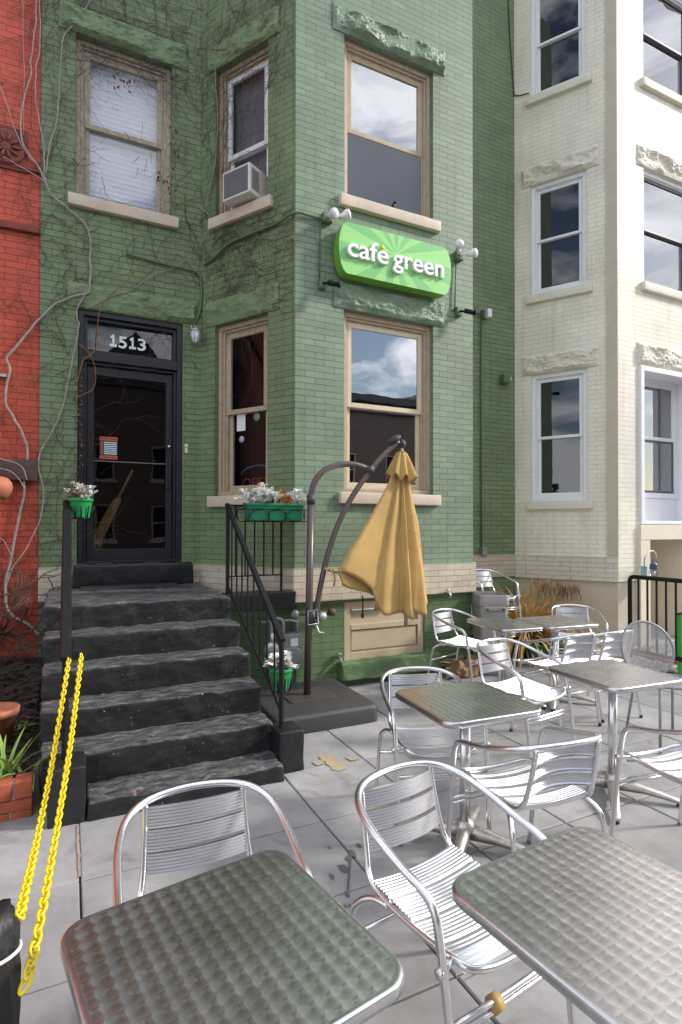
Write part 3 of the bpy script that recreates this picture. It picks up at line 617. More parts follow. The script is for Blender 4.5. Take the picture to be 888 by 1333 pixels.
# rooms
b = MB()
mxD = frame_mx(Vector((-.264, DY, 0)), X_, Y_); mxC = frame_mx(pj, UC, IC); mxF = frame_mx(pc, X_, Y_)
room(b, mxD, .30, 1.23, 4.895, 6.525, .25); room(b, mxC, .208, .938, 4.895, 6.5, .2, .9); room(b, mxC, .208, .938, 1.925, 3.745, .2, .8, 0)
room(b, mxF, .525, 1.615, 1.95, 3.8); room(b, mxF, .525, 1.615, 4.945, 6.6); room(b, mxD, .34, 1.35, 1.23, 3.78, .3, 2.2)
b.build('room', [m_dark, m_redroom], gh, GB)
T = Matrix.Translation
window(gh, GB, mxD @ T((.30, 0, 0)), .93, 4.895, 6.525, m_tanw, m_tanw, sill=m_sill, lintel=(m_greenstone2, .15, .055), upper='blind', pane=m_glass2, sd=1, label='weathered tan window with white blinds and vine twigs')
wac = window(gh, GB, mxC @ T((.208, 0, 0)), .73, 4.895, 6.50, m_tan, m_vinyl, sill=m_sill, lintel=(m_greenstone2, .13, .045), sd=2, pane=m_glass3, mid=.42, label='narrow tan window with white sash')
wop = window(gh, GB, mxC @ T((.208, 0, 0)), .73, 1.925, 3.745, m_tan, m_tan, sill=m_sill, lintel=(m_greenstone2, .13, .03), sd=4, pane=m_glass3, label='narrow tan window over the planter')
window(gh, GB, mxF @ T((.525, 0, 0)), 1.09, 4.945, 6.60, m_tan, m_tan, sill=m_sill, lintel=(m_greenstone, .13), sd=5, lower='screen', mid=.47)
window(gh, GB, mxF @ T((.525, 0, 0)), 1.09, 1.95, 3.80, m_tan, m_cream_sash, sill=m_sill, lintel=(m_greenstone, .12, .045), sd=8, mid=.5)

b = MB(); V = []
for j in range(2):
    for i in range(61): V.append((.09 + .55 * i / 60, .20 + .012 * math.sin(i * .9) + .004 * math.sin(i * 2.3), 5.1 + 1.32 * j))
b.mesh(V, [(i, i + 1, 61 + i + 1, 61 + i) for i in range(60)]); b.build('curtain', plain('grey_lace_curtain', (.20, .20, .21), .9, var=.2, vs=40), wac)
# door part: frame, leaf, glass, transom, threshold
b = MB(); dx0, dx1, dz0, dz1 = .075, 1.087, 1.228, 3.776
ring(b, dx0, dx1, dz0, dz1, .05, DY + .02, DY + .2, wb=.02); b.box(dx0 + .05, dx1 - .05, DY + .015, DY + .2, 3.275, 3.36)
ring(b, dx0 + .05, dx1 - .05, dz0, 3.275, .03, DY + .06, DY + .2, wb=.01); ring(b, dx0 + .05, dx1 - .05, 3.36, dz1 - .05, .035, DY + .06, DY + .2)
df = b.build('door_frame', m_blackpaint, gh, GB, .004)
b = MB(); lx0, lx1 = dx0 + .085, dx1 - .085; ring(b, lx0, lx1, 1.245, 3.24, .065, DY + .10, DY + .15, wb=.12, wt=.09); b.box(lx0 + .065, lx1 - .065, DY + .115, DY + .14, 2.27, 2.278, 1)
dr = b.build('door', [m_blackpaint, m_greymetal], gh, GB, .004)
b = MB(); b.box(lx0 + .06, lx1 - .06, DY + .122, DY + .128, 1.36, 3.155); b.build('door_glass', m_doorglass, dr)
b = MB(); b.box(lx1 - .07, lx1 - .01, DY + .075, DY + .102, 2.0, 2.30); b.build('door_handle', m_blackpaint, dr, bevel=.008)
b = MB(); b.lathe([(.0, .03), (.012, .03), (.016, .02), (.018, 0)], 12, mat=T((lx1 - .035, DY + .10, 2.46)) @ Matrix.Rotation(R(90), 4, 'X')); b.build('lock_cylinder', m_alu, dr)
b = MB(); b.box(dx0 + .08, dx1 - .08, DY + .12, DY + .126, 3.39, dz1 - .08); tg = b.build('transom_glass', m_doorglass, gh, GB)

def text_mesh(body, size_h, thick, off=0., spacing=1.):
    """letters from the built-in font as a mesh, baseline at z = 0, left at x = 0, facing -Y"""
    cu = bpy.data.curves.new('t', 'FONT'); cu.body = body; cu.extrude = thick / 2; cu.offset = off; cu.size = 1; cu.space_character = spacing; cu.resolution_u = 4
    o = bpy.data.objects.new('t', cu); COL.objects.link(o); bpy.context.view_layer.update()
    dg = bpy.context.evaluated_depsgraph_get(); me = bpy.data.meshes.new_from_object(o.evaluated_get(dg))
    bpy.data.objects.remove(o)
    xs = [v.co.x for v in me.vertices]; x0 = min(xs); wd = max(xs) - x0
    V = [((v.co.x - x0) * size_h, -v.co.z - thick / 2, v.co.y * size_h) for v in me.vertices]
    F = [tuple(p.vertices)[::-1] if False else tuple(p.vertices) for p in me.polygons]
    bpy.data.meshes.remove(me); return V, F, wd * size_h
def put_text(b, body, x0, x1, z, y, h, thick, off=0., mi=0, sp=1., mat=None):
    V, F, wd = text_mesh(body, h, thick, off, sp); k = (x1 - x0) / wd
    V = [Vector((x0 + a * k, y + c, z + d)) for a, c, d in V]
    if mat: V = [mat @ v for v in V]
    b.mesh(V, F, mi, False)
# address number: slab-serif 1513
b = MB(); p0 = atY(143, 455, DY + .11); p1 = atY(190, 463, DY + .11); nx0, nx1 = p0.x, p1.x; nz = 3.47
W4 = nx1 - nx0
for k, x in ((0, nx0), (2, nx0 + W4 * .53)):
    w1 = W4 * .19; b.box(x + w1 * .36, x + w1 * .66, DY + .114, DY + .118, nz, nz + .125); b.box(x, x + w1, DY + .1135, DY + .1175, nz, nz + .026); b.box(x + w1 * .10, x + w1 * .38, DY + .1138, DY + .1178, nz + .088, nz + .112)
put_text(b, '5', nx0 + W4 * .24, nx0 + W4 * .47, nz, DY + .118, .172, .004, .018); put_text(b, '3', nx0 + W4 * .77, nx0 + W4 * 1.0, nz, DY + .118, .172, .004, .018)
b.build('house_number', m_signwhite, tg)
# hours card on the glass
p0 = atY(130, 568, DY + .12); p1 = atY(153, 598, DY + .12); b = MB(); Yc = DY + .1215
b.box(p0.x, p1.x, Yc - .001, Yc, p1.z, p0.z, 0)
cw, ch = p1.x - p0.x, p0.z - p1.z
b.box(p0.x, p1.x, Yc - .002, Yc - .001, p0.z - ch * .17, p0.z, 1); b.box(p0.x, p1.x, Yc - .002, Yc - .001, p1.z, p1.z + ch * .15, 1)
for i in range(7):
    z = p1.z + ch * (.21 + .085 * i); b.box(p0.x + cw * .24, p1.x - cw * .04, Yc - .002, Yc - .001, z, z + ch * .05, 2); b.box(p0.x + cw * .03, p0.x + cw * .19, Yc - .002, Yc - .001, z, z + ch * .05, 1)
put_text(b, 'STORE HOURS', p0.x + cw * .06, p1.x - cw * .06, p0.z - ch * .125, Yc - .0025, ch * .13, .0006, .006, 3); put_text(b, 'THANK YOU', p0.x + cw * .08, p1.x - cw * .08, p1.z + ch * .035, Yc - .0025, ch * .12, .0006, .006, 3)
b.build('hours_card', [plain('dark_card', (.03, .03, .04), .6), plain('red_orange_print', (.62, .13, .06), .6), plain('pale_blue_print', (.55, .72, .78), .6), m_dark], dr)
# window stickers and unlit neon sign in the narrow window
b = MB(); b.box(.19, .31, .140, .142, 2.62, 2.80, 0); b.build('window_notice', m_whitep, wop)
b = MB(); b.lathe([(0, .002), (.035, .002), (.035, 0)], 16, mat=T((.26, .14, 2.53)) @ Matrix.Rotation(R(90), 4, 'X')); b.build('window_sticker', plain('lilac_sticker', (.45, .45, .62), .5), wop)
b = MB(); b.lathe([(0, .002), (.045, .002), (.045, 0)], 16, mat=T((.47, .14, 2.75)) @ Matrix.Rotation(R(90), 4, 'X')); b.build('window_sticker', plain('green_sticker', (.25, .36, .22), .5), wop)
b = MB(); b.tube([(.36 + .25 * math.cos(a), .28, 2.13 + .13 * math.sin(a)) for a in [R(20 + i * 7) for i in range(21)]], .007, 6, 0)
put_text(b, 'OPEN', .15, .57, 2.02, .285, .16, .012, -.012, 1)
b.build('neon_open_sign', [plain('blue_neon_tube', (.10, .16, .26), .3), plain('red_neon_tube', (.22, .035, .025), .3)], wop)
b = MB(); b.rock(-.03, 1.24, 3.79, 4.03, .04, 77); o_ = b.build('lintel', m_greenstone2, gh); o_.location = Vector((0, DY, 0)) - Vector(GB)
# threshold stone and basement hatch
b = MB(); b.rough(.035, 1.19, DY - .13, DY + .12, 1.0, 1.222, .04, .02, .012, 6, seed=4); b.build('threshold', m_blackstone, gh, GB)
b = MB(); hx0, hx1, hz0, hz1, hy = 2.512, 3.478, .24, .833, BY + .045
ring(b, hx0, hx1, hz0, hz1, .075, hy, hy + .09); b.box(hx0 + .075, hx1 - .075, hy + .03, hy + .08, hz0 + .07, hz1 - .07)
b.box(hx0 + .075, hx1 - .075, hy - .004, hy + .03, .545, .60); b.box(hx0 + .09, hx1 - .09, hy + .012, hy + .029, .335, .535)
b.box(hx0 + .08, hx0 + .5, hy - .02, hy + .02, hz1 - .09, hz1 - .075, 1)
b.build('basement_hatch', [plain('tan_painted_board', (.55, .44, .31), .55, var=.08, vs=5, spots=((.68, .58, .44), 9, .66)), m_galv], gh, GB, .004)
b = MB(); b.rough(2.43, 3.62, BY - .09, BY + .05, .07, .245, .03, .012, .014, 8, seed=9); b.build('timber_beam', m_woodg, gh, GB)

# ------------------------------------------------------------------ red house
RB = (-2, DY, 0)
rh = thing('red_rowhouse', 'red painted brick row house front covered by bare vine at left edge', 'house', RB)
b = MB(); wall(b, Vector((-6.3, DY + .01, 0)), X_, 6.034, -.05, TOP, [], 0, .1, Y_)
b.face([(-6.3, DY, TOP), (-.266, DY, TOP), (-.266, 15, TOP), (-6.3, 15, TOP)]); b.face([(-6.3, DY, 0), (-6.3, 15, 0), (-6.3, 15, TOP), (-6.3, DY, TOP)]); b.face([(-6.3, 15, 0), (-.266, 15, 0), (-.266, 15, TOP), (-6.3, 15, TOP)])
b.build('wall', m_red, rh, RB)
b = MB(); b.rough(-6.2, -.267, DY - .06, DY + .03, 2.03, 2.235, .06, .012, .01, 5, seed=2); b.build('stone_course', m_brownstone, rh, RB)
b = MB(); b.rough(-6.2, -.267, DY - .035, DY + .03, 4.42, 4.50, .08, .012, .008, 5, seed=12); b.rough(-6.2, -.267, DY - .02, DY + .03, 5.02, 5.05, .08, .008, .006, 5, seed=13); b.build('brick_ledge', plain('red_brown_ledge', (.20, .032, .022), .7, var=.3, bump=.3), rh, RB)
b = MB(); pl = atY(8, 192, DY); 
b.lathe([(0, .03), (.04, .035), (.055, .018), (.12, .026), (.145, .035), (.165, .022), (.17, 0)], 24, mat=T((pl.x + .0, DY - .0, pl.z)) @ Matrix.Rotation(R(90), 4, 'X'))
for k in range(10): b.tube([(pl.x + r_ * math.cos(k * .628), DY - .03, pl.z + r_ * math.sin(k * .628)) for r_ in (.04, .08, .125)], [.009, .017, .009], 6)
b.box(pl.x - .2, pl.x + .18, DY - .012, DY + .02, pl.z - .2, pl.z + .2)
b.build('terracotta_plaque', plain('dark_red_terracotta', (.17, .035, .028), .7, var=.2), rh, RB)

# ------------------------------------------------------------------ white house
WB = (7.5, DY, 0)
wh = thing('white_rowhouse', 'cream painted brick row house with a projecting bay and white windows', 'house', WB)
wj = Vector((5.767, DY, 0)); wc = Vector((6.465, 5.01, 0)); LW = 1.329; wc2 = Vector((8.62, 5.01, 0)); wj2 = Vector((9.32, DY, 0))
b = MB(); mxWC = frame_mx(wj, UC, IC); mxWF = frame_mx(wc, X_, Y_)
WH = [(.232, .965, 1.965, 3.752), (.232, .965, 4.88, 6.45), (.232, .965, 7.72, 9.25)]
wall(b, wj, UC, LW, .885, 11.5, WH, 0, .1, IC, 2.)
FH = [(.43, 1.72, 1.64, 3.775, .32), (.54, 1.63, 4.92, 6.50), (.54, 1.63, 7.70, 9.2)]
wall(b, wc, X_, 2.155, 1.43, 11.5, FH, 0, .1, Y_, 4.)
wall(b, wc, X_, .40, .885, 1.43, [], 0, .1, Y_, 4.); wall(b, wc + X_ * 1.75, X_, .405, .885, 1.43, [], 0, .1, Y_, 5.75)
wall(b, wc2, Vector((sn, cs, 0)), LW, -.05, 11.5, [], 0, .1, Vector((-cs, sn, 0)), 7.); wall(b, wj2, X_, 4, -.05, 11.5, [], 0, .1, Y_, 9.)
b.face([wj + Z_ * 11.5, wc + Z_ * 11.5, wc2 + Z_ * 11.5, wj2 + Z_ * 11.5, (13.3, DY, 11.5), (13.3, 15, 11.5), (5.767, 15, 11.5)], 0)
b.face([(5.767, DY, TOP), (5.767, 15, TOP), (5.767, 15, 11.5), (5.767, DY, 11.5)], 0); b.face([(5.767, 15, 0), (13.3, 15, 0), (13.3, 15, 11.5), (5.767, 15, 11.5)], 0); b.face([(13.3, DY, 0), (13.3, 15, 0), (13.3, 15, 11.5), (13.3, DY, 11.5)], 0)
b.build('wall', m_white, wh, WB)
# base: smooth painted masonry below a brick water table
b = MB()
p = wj + IC * .025; q = wc + IC * .025
b.face([p - Z_ * .05, q - Z_ * .05, q + Z_ * .9, p + Z_ * .9], 0)
b.build('base_wall', m_creamdark, wh, WB)
b = MB(); b.face([(6.48, 5.03, -.05), (6.875, 5.03, -.05), (6.875, 5.03, .9), (6.48, 5.03, .9)], 0); b.build('base_wall', m_creamdark, wh, WB)
b = MB(); b.face([(8.21, 5.03, -.05), (8.62, 5.03, -.05), (8.62, 5.03, .9), (8.21, 5.03, .9)], 0); b.build('base_wall', m_creamdark, wh, WB)
b = MB(); e = .02
p, q = wj - IC * e, wc - IC * e + UC * .01
b.face([p + Z_ * .883, q + Z_ * .883, q + Z_ * 1.208, p + Z_ * 1.208], 0, False, [(0, .883), (1.33, .883), (1.33, 1.208), (0, 1.208)])
b.face([p + Z_ * 1.208, q + Z_ * 1.208, q + IC * .05 + Z_ * 1.208, p + IC * .05 + Z_ * 1.208], 0); b.face([p + Z_ * .883, q + Z_ * .883, q + IC * .05 + Z_ * .883, p + IC * .05 + Z_ * .883], 0)
b.build('water_table', brick('cream_band_brick', (.66, .61, .53), (.40, .37, .32), var=.02), wh, WB)
b = MB(); p = wc - UC * .125; q = wc + UC * .004
b.mesh([v + Z_ * z for z in (1.21, 11.5) for v in (p - IC * .014, q - IC * .014 + Vector((.004, -.006, 0)), q + IC * .03, p + IC * .03)], [(0, 1, 5, 4), (0, 4, 7, 3), (1, 2, 6, 5)], 0, False)
b.build('corner_strip', m_creamdark, wh, WB)
b = MB()
for h in WH: room(b, mxWC, *h[:4], y0=.17, y1=.7)
for h in FH[1:]: room(b, mxWF, *h[:4], y0=.17, y1=.9)
room(b, mxWF, .45, 1.70, 1.66, 3.76, .5, 1.1)
b.build('room', m_dark, wh, WB)
for i, h in enumerate(WH): window(wh, WB, mxWC @ T((h[0], 0, 0)), .733, h[2], h[3], m_vinyl, m_vinyl, 'vinyl', m_sillw, (m_creamstone, .13), sd=20 + i, mid=.5, pane=m_glass2)
m_darksash = plain('dark_grey_sash', (.10, .095, .11), .4, var=.05)
for i, h in enumerate(FH[1:]): window(wh, WB, mxWF @ T((h[0], 0, 0)), 1.09, h[2], h[3], m_vinyl, m_darksash, 'vinyl', m_sillw, (m_creamstone, .13), sd=30 + i, mid=.5)
# boxed white frame set deep in the ground-floor opening
b = MB(); x0, x1 = .43, 1.72
ring(b, x0, x1, 1.64, 3.775, .065, -.035, .05, wb=.045); b.box(x0 + .005, x0 + .025, .05, .33, 1.66, 3.76); b.box(x1 - .025, x1 - .005, .05, .33, 1.66, 3.76); b.box(x0 + .02, x1 - .02, .05, .33, 3.74, 3.765); b.box(x0 + .02, x1 - .02, .05, .33, 1.645, 1.67)
b.box(x0 + .02, x1 - .02, .30, .34, 1.67, 2.02); 
bf = b.build('boxed_window', m_vinyl, wh, bevel=.004); bf.matrix_local = T(-Vector(WB)) @ mxWF
g0, g1 = x0 + .03, x1 - .03
b = MB(); ring(b, g0, g1, 2.02, 3.74, .075, .285, .34); ring(b, g0 + .075, g1 - .075, 2.86, 3.665, .035, .295, .325, wb=.05); b.build('window_frame', m_vinyl, bf, bevel=.003)
b = MB(); ring(b, g0 + .075, g1 - .075, 2.095, 2.86, .035, .305, .33); b.build('lower_sash', m_darksash, bf, bevel=.003)
b = MB(); b.box(g0 + .09, g1 - .09, .312, .318, 2.11, 3.65); b.build('pane', m_glass, bf)
b = MB(); b.rock(.40, 1.76, 3.795, 4.09, .075, 40); o_ = b.build('lintel', m_creamstone, wh); o_.matrix_local = T(-Vector(WB)) @ mxWF
# cream porch beam and recess below the boxed window
b = MB(); b.box(6.865, 8.22, 4.965, 5.3, 1.43, 1.632); b.box(6.865, 7.06, 4.97, 5.3, -.05, 1.43); b.box(8.03, 8.22, 4.97, 5.3, -.05, 1.43)
b.box(7.06, 8.03, 5.9, 5.95, -.05, 1.43); b.box(7.03, 7.06, 5.3, 5.95, -.05, 1.43); b.box(8.03, 8.06, 5.3, 5.95, -.05, 1.43); b.box(7.0, 8.1, 5.25, 5.95, 1.43, 1.5); b.box(7.06, 7.5, 5.62, 5.9, 1.06, 1.10); b.box(7.06, 7.5, 5.64, 5.9, -.05, 1.06)
b.build('porch_recess', m_creampaint, wh, WB, .004)

# ------------------------------------------------------------------ houses across the street (seen as reflections in the windows)
def far_house(x0, x1, h, m, label, gable):
    t = thing('street_house', label, 'house', ((x0 + x1) / 2, -18, 0)); base = t.location.copy()
    b = MB(); L_ = x1 - x0; hs = []
    for k in range(3):
        for j in range(2):
            cx = L_ * (.27 + .46 * j); hs.append((cx - .5, cx + .5, .9 + 3.1 * k, 2.7 + 3.1 * k))
    hs = [q for q in hs if q[3] < h - .5]
    p = Vector((x1, -18, 0)); u = Vector((-1, 0, 0)); wall(b, p, u, L_, -.1, h, hs, 0, .15, Vector((0, -1, 0)))
    b.box(x0, x1, -26, -18.3, -.1, h - .1, 0)
    b.build('wall', m, t, base)
    b = MB(); b.box(x0 - .05, x1 + .05, -18.3, -17.7, h - .05, h + .35); b.box(x0, x1, -18, -17.85, h - .6, h - .45); b.build('cornice', m_slate, t, base)
    for q in hs:
        b = MB(); ring(b, 0, 1, q[2], q[3], .08, .06, .16); b.box(.08, .92, .10, .16, (q[2] + q[3]) / 2 - .03, (q[2] + q[3]) / 2 + .03); b.box(-.1, 1.1, -.08, .1, q[2] - .15, q[2])
        f = b.build('window', m_sill, t); f.matrix_local = T(-base) @ frame_mx(Vector((x1 - q[0], -18, 0)), u, Vector((0, -1, 0)))
        b = MB(); b.box(.07, .93, .13, .15, q[2] + .06, q[3] - .06); b.build('pane', m_dark, f)
    if gable:
        b = MB(); c = (x0 + x1) / 2; b.mesh([(c - 1.8, -17.7, h + .3), (c + 1.8, -17.7, h + .3), (c, -17.7, h + 2.2), (c - 1.8, -20, h + .3), (c + 1.8, -20, h + .3), (c, -20, h + 2.2)], [(0, 1, 2), (3, 5, 4), (0, 2, 5, 3), (1, 4, 5, 2)], 0, False); b.build('gable', m_slate, t, base)
for i, (x0, x1, h, m, g_, lb) in enumerate(((-12, -6, 9.2, m_redb, 0, 'red brick row house across the street at far left'), (-6, 0, 8.6, m_tanb, 1, 'tan brick row house with a gable across the street'), (0, 6, 9.4, m_redb, 1, 'red brick row house with a gable across the street'), (6, 12.5, 10.6, m_tanb, 0, 'taller tan brick row house across the street'), (12.5, 19, 8.8, m_redb, 0, 'low red brick row house across the street'), (19, 27, 9.8, m_tanb, 1, 'wide tan brick house across the street at far right'))): far_house(x0, x1, h, m, lb, g_)

b = MB(); random.seed(14)
for (x, y, r) in ((459, 1112, .022), (454, 1119, .018), (447, 1131, .024), (429, 1104, .008), (432, 1142, .014), (467, 1101, .012), (452, 1165, .012), (456, 1180, .007), (450, 1181, .009)):
    c = atZ(x, y, 0); k = 14; P = [(c.x + r * (1 + .3 * random.uniform(-1, 1)) * math.cos(6.283 * i / k) * .8, c.y + r * (1 + .3 * random.uniform(-1, 1)) * math.sin(6.283 * i / k) * 1.5, .0045) for i in range(k)]; b.face(P)
P = [atZ(x, y, 0) for x, y in ((457, 1115), (455, 1130), (454, 1145), (453, 1160))]; b.mesh([(p.x + s * .006, p.y, .0046) for p in P for s in (-1, 1)], [(2 * i, 2 * i + 1, 2 * i + 3, 2 * i + 2) for i in range(3)])
tag(b.build('paving_stain', plain('dark_grease_stain', (.11, .11, .115), .6)), kind='structure')

b = MB(); random.seed(19); P = []
for i in range(15): P.append((.053 + random.uniform(-.003, .003), 2.83 + .50 * i / 14))
b.mesh([(x + s * random.uniform(.004, .008), y, .0042) for x, y in P for s in (-1, 1)], [(2 * i, 2 * i + 1, 2 * i + 3, 2 * i + 2) for i in range(14)])
tag(b.build('joint_filler', plain('pinkish_joint_mortar', (.33, .25, .21), .9, var=.25, vs=30)), kind='structure')

# ================================================================== STEPS AND RAILINGS
SB = (.55, 4.7, 0)
st = thing('front_steps', 'worn black painted stone steps leading up to the black door', 'steps', SB)
noses = [3.34, 3.60, 3.87, 4.15, 4.43, 4.72]; zz = [.10, .28, .46, .64, .82, 1.0]
xl = [-.06, -.14, -.15, -.155, -.16, -.17]
for i in range(6):
    b = MB(); yb = noses[i + 1] + .07 if i < 5 else DY - .02
    xa = .095 if i == 0 else xl[i] ; xb = 1.235 if i == 0 else 1.25
    b.rough(xa, xb, noses[i], yb, (zz[i - 1] if i else 0) - .03, zz[i], .022, .016, .0105, 7.5, seed=i * 2.1)
    b.build('step' if i < 5 else 'landing', m_step, st, SB)
b = MB(); b.rough(1.252, 1.93, 4.93, BY + .06, .83, .996, .045, .015, .01, 5, seed=31); b.build('landing_slab', m_blackstone, st, SB)
for (x0, x1, y0, y1, h) in ((-.095, .092, 3.35, 3.60, .30), (1.235, 1.405, 3.435, 3.66, .262)):
    b = MB(); b.rough(x0, x1, y0, y1, -.03, h, .04, .01, .007, 7, seed=x0); b.build('end_block', m_blackstone, st, SB)
b = MB(); b.rough(.10, 1.0, DY - .42, DY - .14, .985, 1.022, .05, .012, .008, 6, seed=50); b.build('door_mat', m_rubber, None); 
tag(bpy.data.objects['door_mat'], 'dark mat lying on the landing at the foot of the door', 'mat')

def railing(name, label, x, y0, z0, y1, z1, base0, base1, wide=.045, n=9, flat=False):
    t = thing(name, label, 'railing', (x, y0, base0)); B0 = t.location.copy()
    d = Vector((0, y1 - y0, z1 - z0))
    b = MB(); p, q = Vector((x, y0 - .02, z0)), Vector((x, y1 + .02, z1)); w_ = wide / 2
    up = Vector((0, -d.z, d.y)).normalized()
    V = []
    for c in (p, q):
        V += [c - X_ * w_ - up * .012, c + X_ * w_ - up * .012, c + X_ * w_ + up * .005, c + X_ * w_ * .7 + up * .016, c - X_ * w_ * .7 + up * .016, c - X_ * w_ + up * .005]
    b.mesh(V, [(k, (k + 1) % 6, (k + 1) % 6 + 6, k + 6) for k in range(6)] + [(5, 4, 3, 2, 1, 0), (6, 7, 8, 9, 10, 11)], 0, False)
    b.build('handrail', m_blackiron, t, B0, .003)
    b = MB(); b.tube([(x, y0, base0), (x, y0, z0)], .018, 4, smooth=False); b.build('post', m_blackiron, t, B0)
    b = MB(); b.tube([(x, y1, base1), (x, y1, z1)], .018, 4, smooth=False); b.build('post', m_blackiron, t, B0)
    lo0 = Vector((x, y0, base0 + .06)); lo1 = Vector((x, y1, base1 + .08))
    b = MB(); b.tube([lo0 + Vector((0, .0, .04)), lo1], .012, 4, smooth=False); b.build('bottom_rail', m_blackiron, t, B0)
    for k in range(1, n):
        f = k / n; a = lo0.lerp(lo1, f); c = p.lerp(q, f); c.z -= .008
        b = MB(); b.tube([Vector((x, c.y, a.z + .02)), c], .0075, 4, smooth=False); b.build('baluster', m_blackiron, t, B0)
    return t
railing('stair_railing', 'black iron stair railing on the right side of the steps, above the lower pot', 1.285, 3.55, .84, 4.97, 1.80, .262, .99)
railing('stair_railing', 'black iron stair railing left of the steps with yellow chains tied to its end', -.012, 3.5, .86, 4.98, 1.80, .30, .99, wide=.062)
# level guard along the landing slab
t = thing('guard_rail', 'short level black guard rail on the landing behind the long planter box', 'railing', (1.55, 4.97, .99)); B0 = t.location.copy()
b = MB(); b.box(1.27, 1.80, 4.955, 4.985, 1.785, 1.80); b.build('handrail', m_blackiron, t, B0, .002)
b = MB(); b.box(1.27, 1.80, 4.96, 4.98, 1.145, 1.157); b.build('bottom_rail', m_blackiron, t, B0, .002)
b = MB(); b.box(1.785, 1.803, 4.96, 4.98, .99, 1.8); b.build('post', m_blackiron, t, B0, .002)
for k in range(1, 6):
    b = MB(); x = 1.27 + .53 * k / 6; b.box(x - .006, x + .006, 4.964, 4.976, 1.15, 1.79); b.build('baluster', m_blackiron, t, B0)

# ------------------------------------------------------------------ plants and pots
def leaf(b, p, d, L_, w_, mi=0, droop=.3, n=3, up=None):
    d = d.normalized(); s = d.cross(Z_); s = s.normalized() if s.length > .05 else Vector((1, 0, 0)); V = []; q = Vector(p)
    for i in range(n + 1):
        f = i / n; wd = w_ * (math.sin(math.pi * min(1, .25 + f * .75)) ** .8) * (1 if i < n else .15)
        V += [q - s * wd, q + s * wd + Z_ * wd * .3]; d = (d - Z_ * droop / n).normalized(); q = q + d * (L_ / n)
    b.mesh(V, [(2 * i, 2 * i + 1, 2 * i + 3, 2 * i + 2) for i in range(n)], mi, True)
def rdir(up=.5):
    a = random.uniform(0, 6.283); return Vector((math.cos(a), math.sin(a), random.uniform(up * .3, up * 2))).normalized()
def tuft(b, c, rx, ry, h, n, mi, L_=.05, w_=.008, up=.6, droop=.5):
    for _ in range(n):
        a = random.uniform(0, 6.283); r = random.random() ** .5; p = Vector(c) + Vector((rx * r * math.cos(a), ry * r * math.sin(a), random.random() * h * (1 - .5 * r)))
        leaf(b, p, rdir(up), L_ * random.uniform(.6, 1.3), w_ * random.uniform(.7, 1.3), mi, droop)
def miller(b, c, h, n, mi=0, sc=1.):
    """dusty miller: cut silver leaves in whorls on stems"""
    for _ in range(n):
        d = rdir(1.6); top = Vector(c) + d * h * random.uniform(.5, 1.1)
        b.tube([Vector(c), Vector(c).lerp(top, .5) + Vector((0, 0, .01)), top], .0025 * sc, 4, mi)
        for k in range(9):
            e = rdir(.5); L_ = .045 * sc * random.uniform(.7, 1.3); leaf(b, top - d * .02 * random.random(), e, L_, .008 * sc, mi, .4)
            for s_ in (-1, 1): leaf(b, top + e * L_ * .4, (e + e.cross(Z_) * s_ * .8), L_ * .5, .006 * sc, mi, .3, 2)

# long planter box hung on the guard rail
pa = atY(317, 655, 4.90); pb = atY(392, 655, 4.90); zt = pa.z; xa, xb = pa.x, pb.x
t = thing('planter_box', 'long green plastic planter box with silver leaves and orange flowers on the guard rail', 'planter', ((xa + xb) / 2, 4.88, zt - .16), group='green planters on the railings'); B0 = t.location.copy()
b = MB()
def trough(b, x0, x1, y0, y1, z0, z1, tp=.82, mi=0, r=.05):
    cx, cy = (x0 + x1) / 2, (y0 + y1) / 2; prof = [(tp * .97, z0), (tp, z0 + .01), (.955, z1 - .03), (.96, z1 - .028), (1.03, z1 - .026), (1.04, z1 - .006), (1.02, z1), (.97, z1), (.95, z1 - .012), (.93, z1 - .05)]
    V = []; F = []; n = 32
    for (k, z) in prof:
        hx, hy = (x1 - x0) / 2 - (1 - k) * (y1 - y0) * .6, (y1 - y0) / 2 * k
        for i in range(n):
            a = 2 * math.pi * (i + .5) / n; c, s_ = math.cos(a), math.sin(a); e = .28
            V.append((cx + hx * math.copysign(abs(c) ** e, c), cy + hy * math.copysign(abs(s_) ** e, s_), z))
    for j in range(len(prof) - 1):
        for i in range(n): F.append((j * n + i, j * n + (i + 1) % n, (j + 1) * n + (i + 1) % n, (j + 1) * n + i))
    F.append(tuple(range(n - 1, -1, -1)))
    b.mesh(V, F, mi, True)
    b.face([((cx + (V[len(V) - n + i][0] - cx) * .98), V[len(V) - n + i][1], z1 - .045) for i in range(n)], mi + 1, False)
trough(b, xa, xb, 4.79, 4.95, zt - .16, zt); b.build('box', [m_greenplastic, m_soil], t, B0)
b = MB()
for z, k in ((zt - .165, .0), (zt - .055, .008)):
    b.tube([(xa - .02 - k, 4.785 - k, z), (xb + .02 + k, 4.785 - k, z), (xb + .02 + k, 4.955, z), (xa - .02 - k, 4.955, z)], .005, 5, closed=True)
for f in (.03, .36, .65, .97): b.tube([(xa + (xb - xa) * f, 4.955, zt - .165), (xa + (xb - xa) * f, 4.783, zt - .165), (xa + (xb - xa) * f, 4.775, zt - .055)], .005, 5)
b.tube([(xa - .03, 4.955, zt - .165), (xa - .045, 4.955, zt - .1), (xa - .03, 4.97, zt - .05)], .005, 5)
for f0 in (.2, .5, .81):
    b.tube([(xa + (xb - xa) * f0 + .085 * math.cos(a), 4.780, zt - .11 + .05 * math.sin(a)) for a in [i * math.pi / 8 for i in range(16)]], .003, 4, closed=True)
b.build('wire_holder', m_blackiron, t, B0)
random.seed(11); b = MB(); W_ = xb - xa
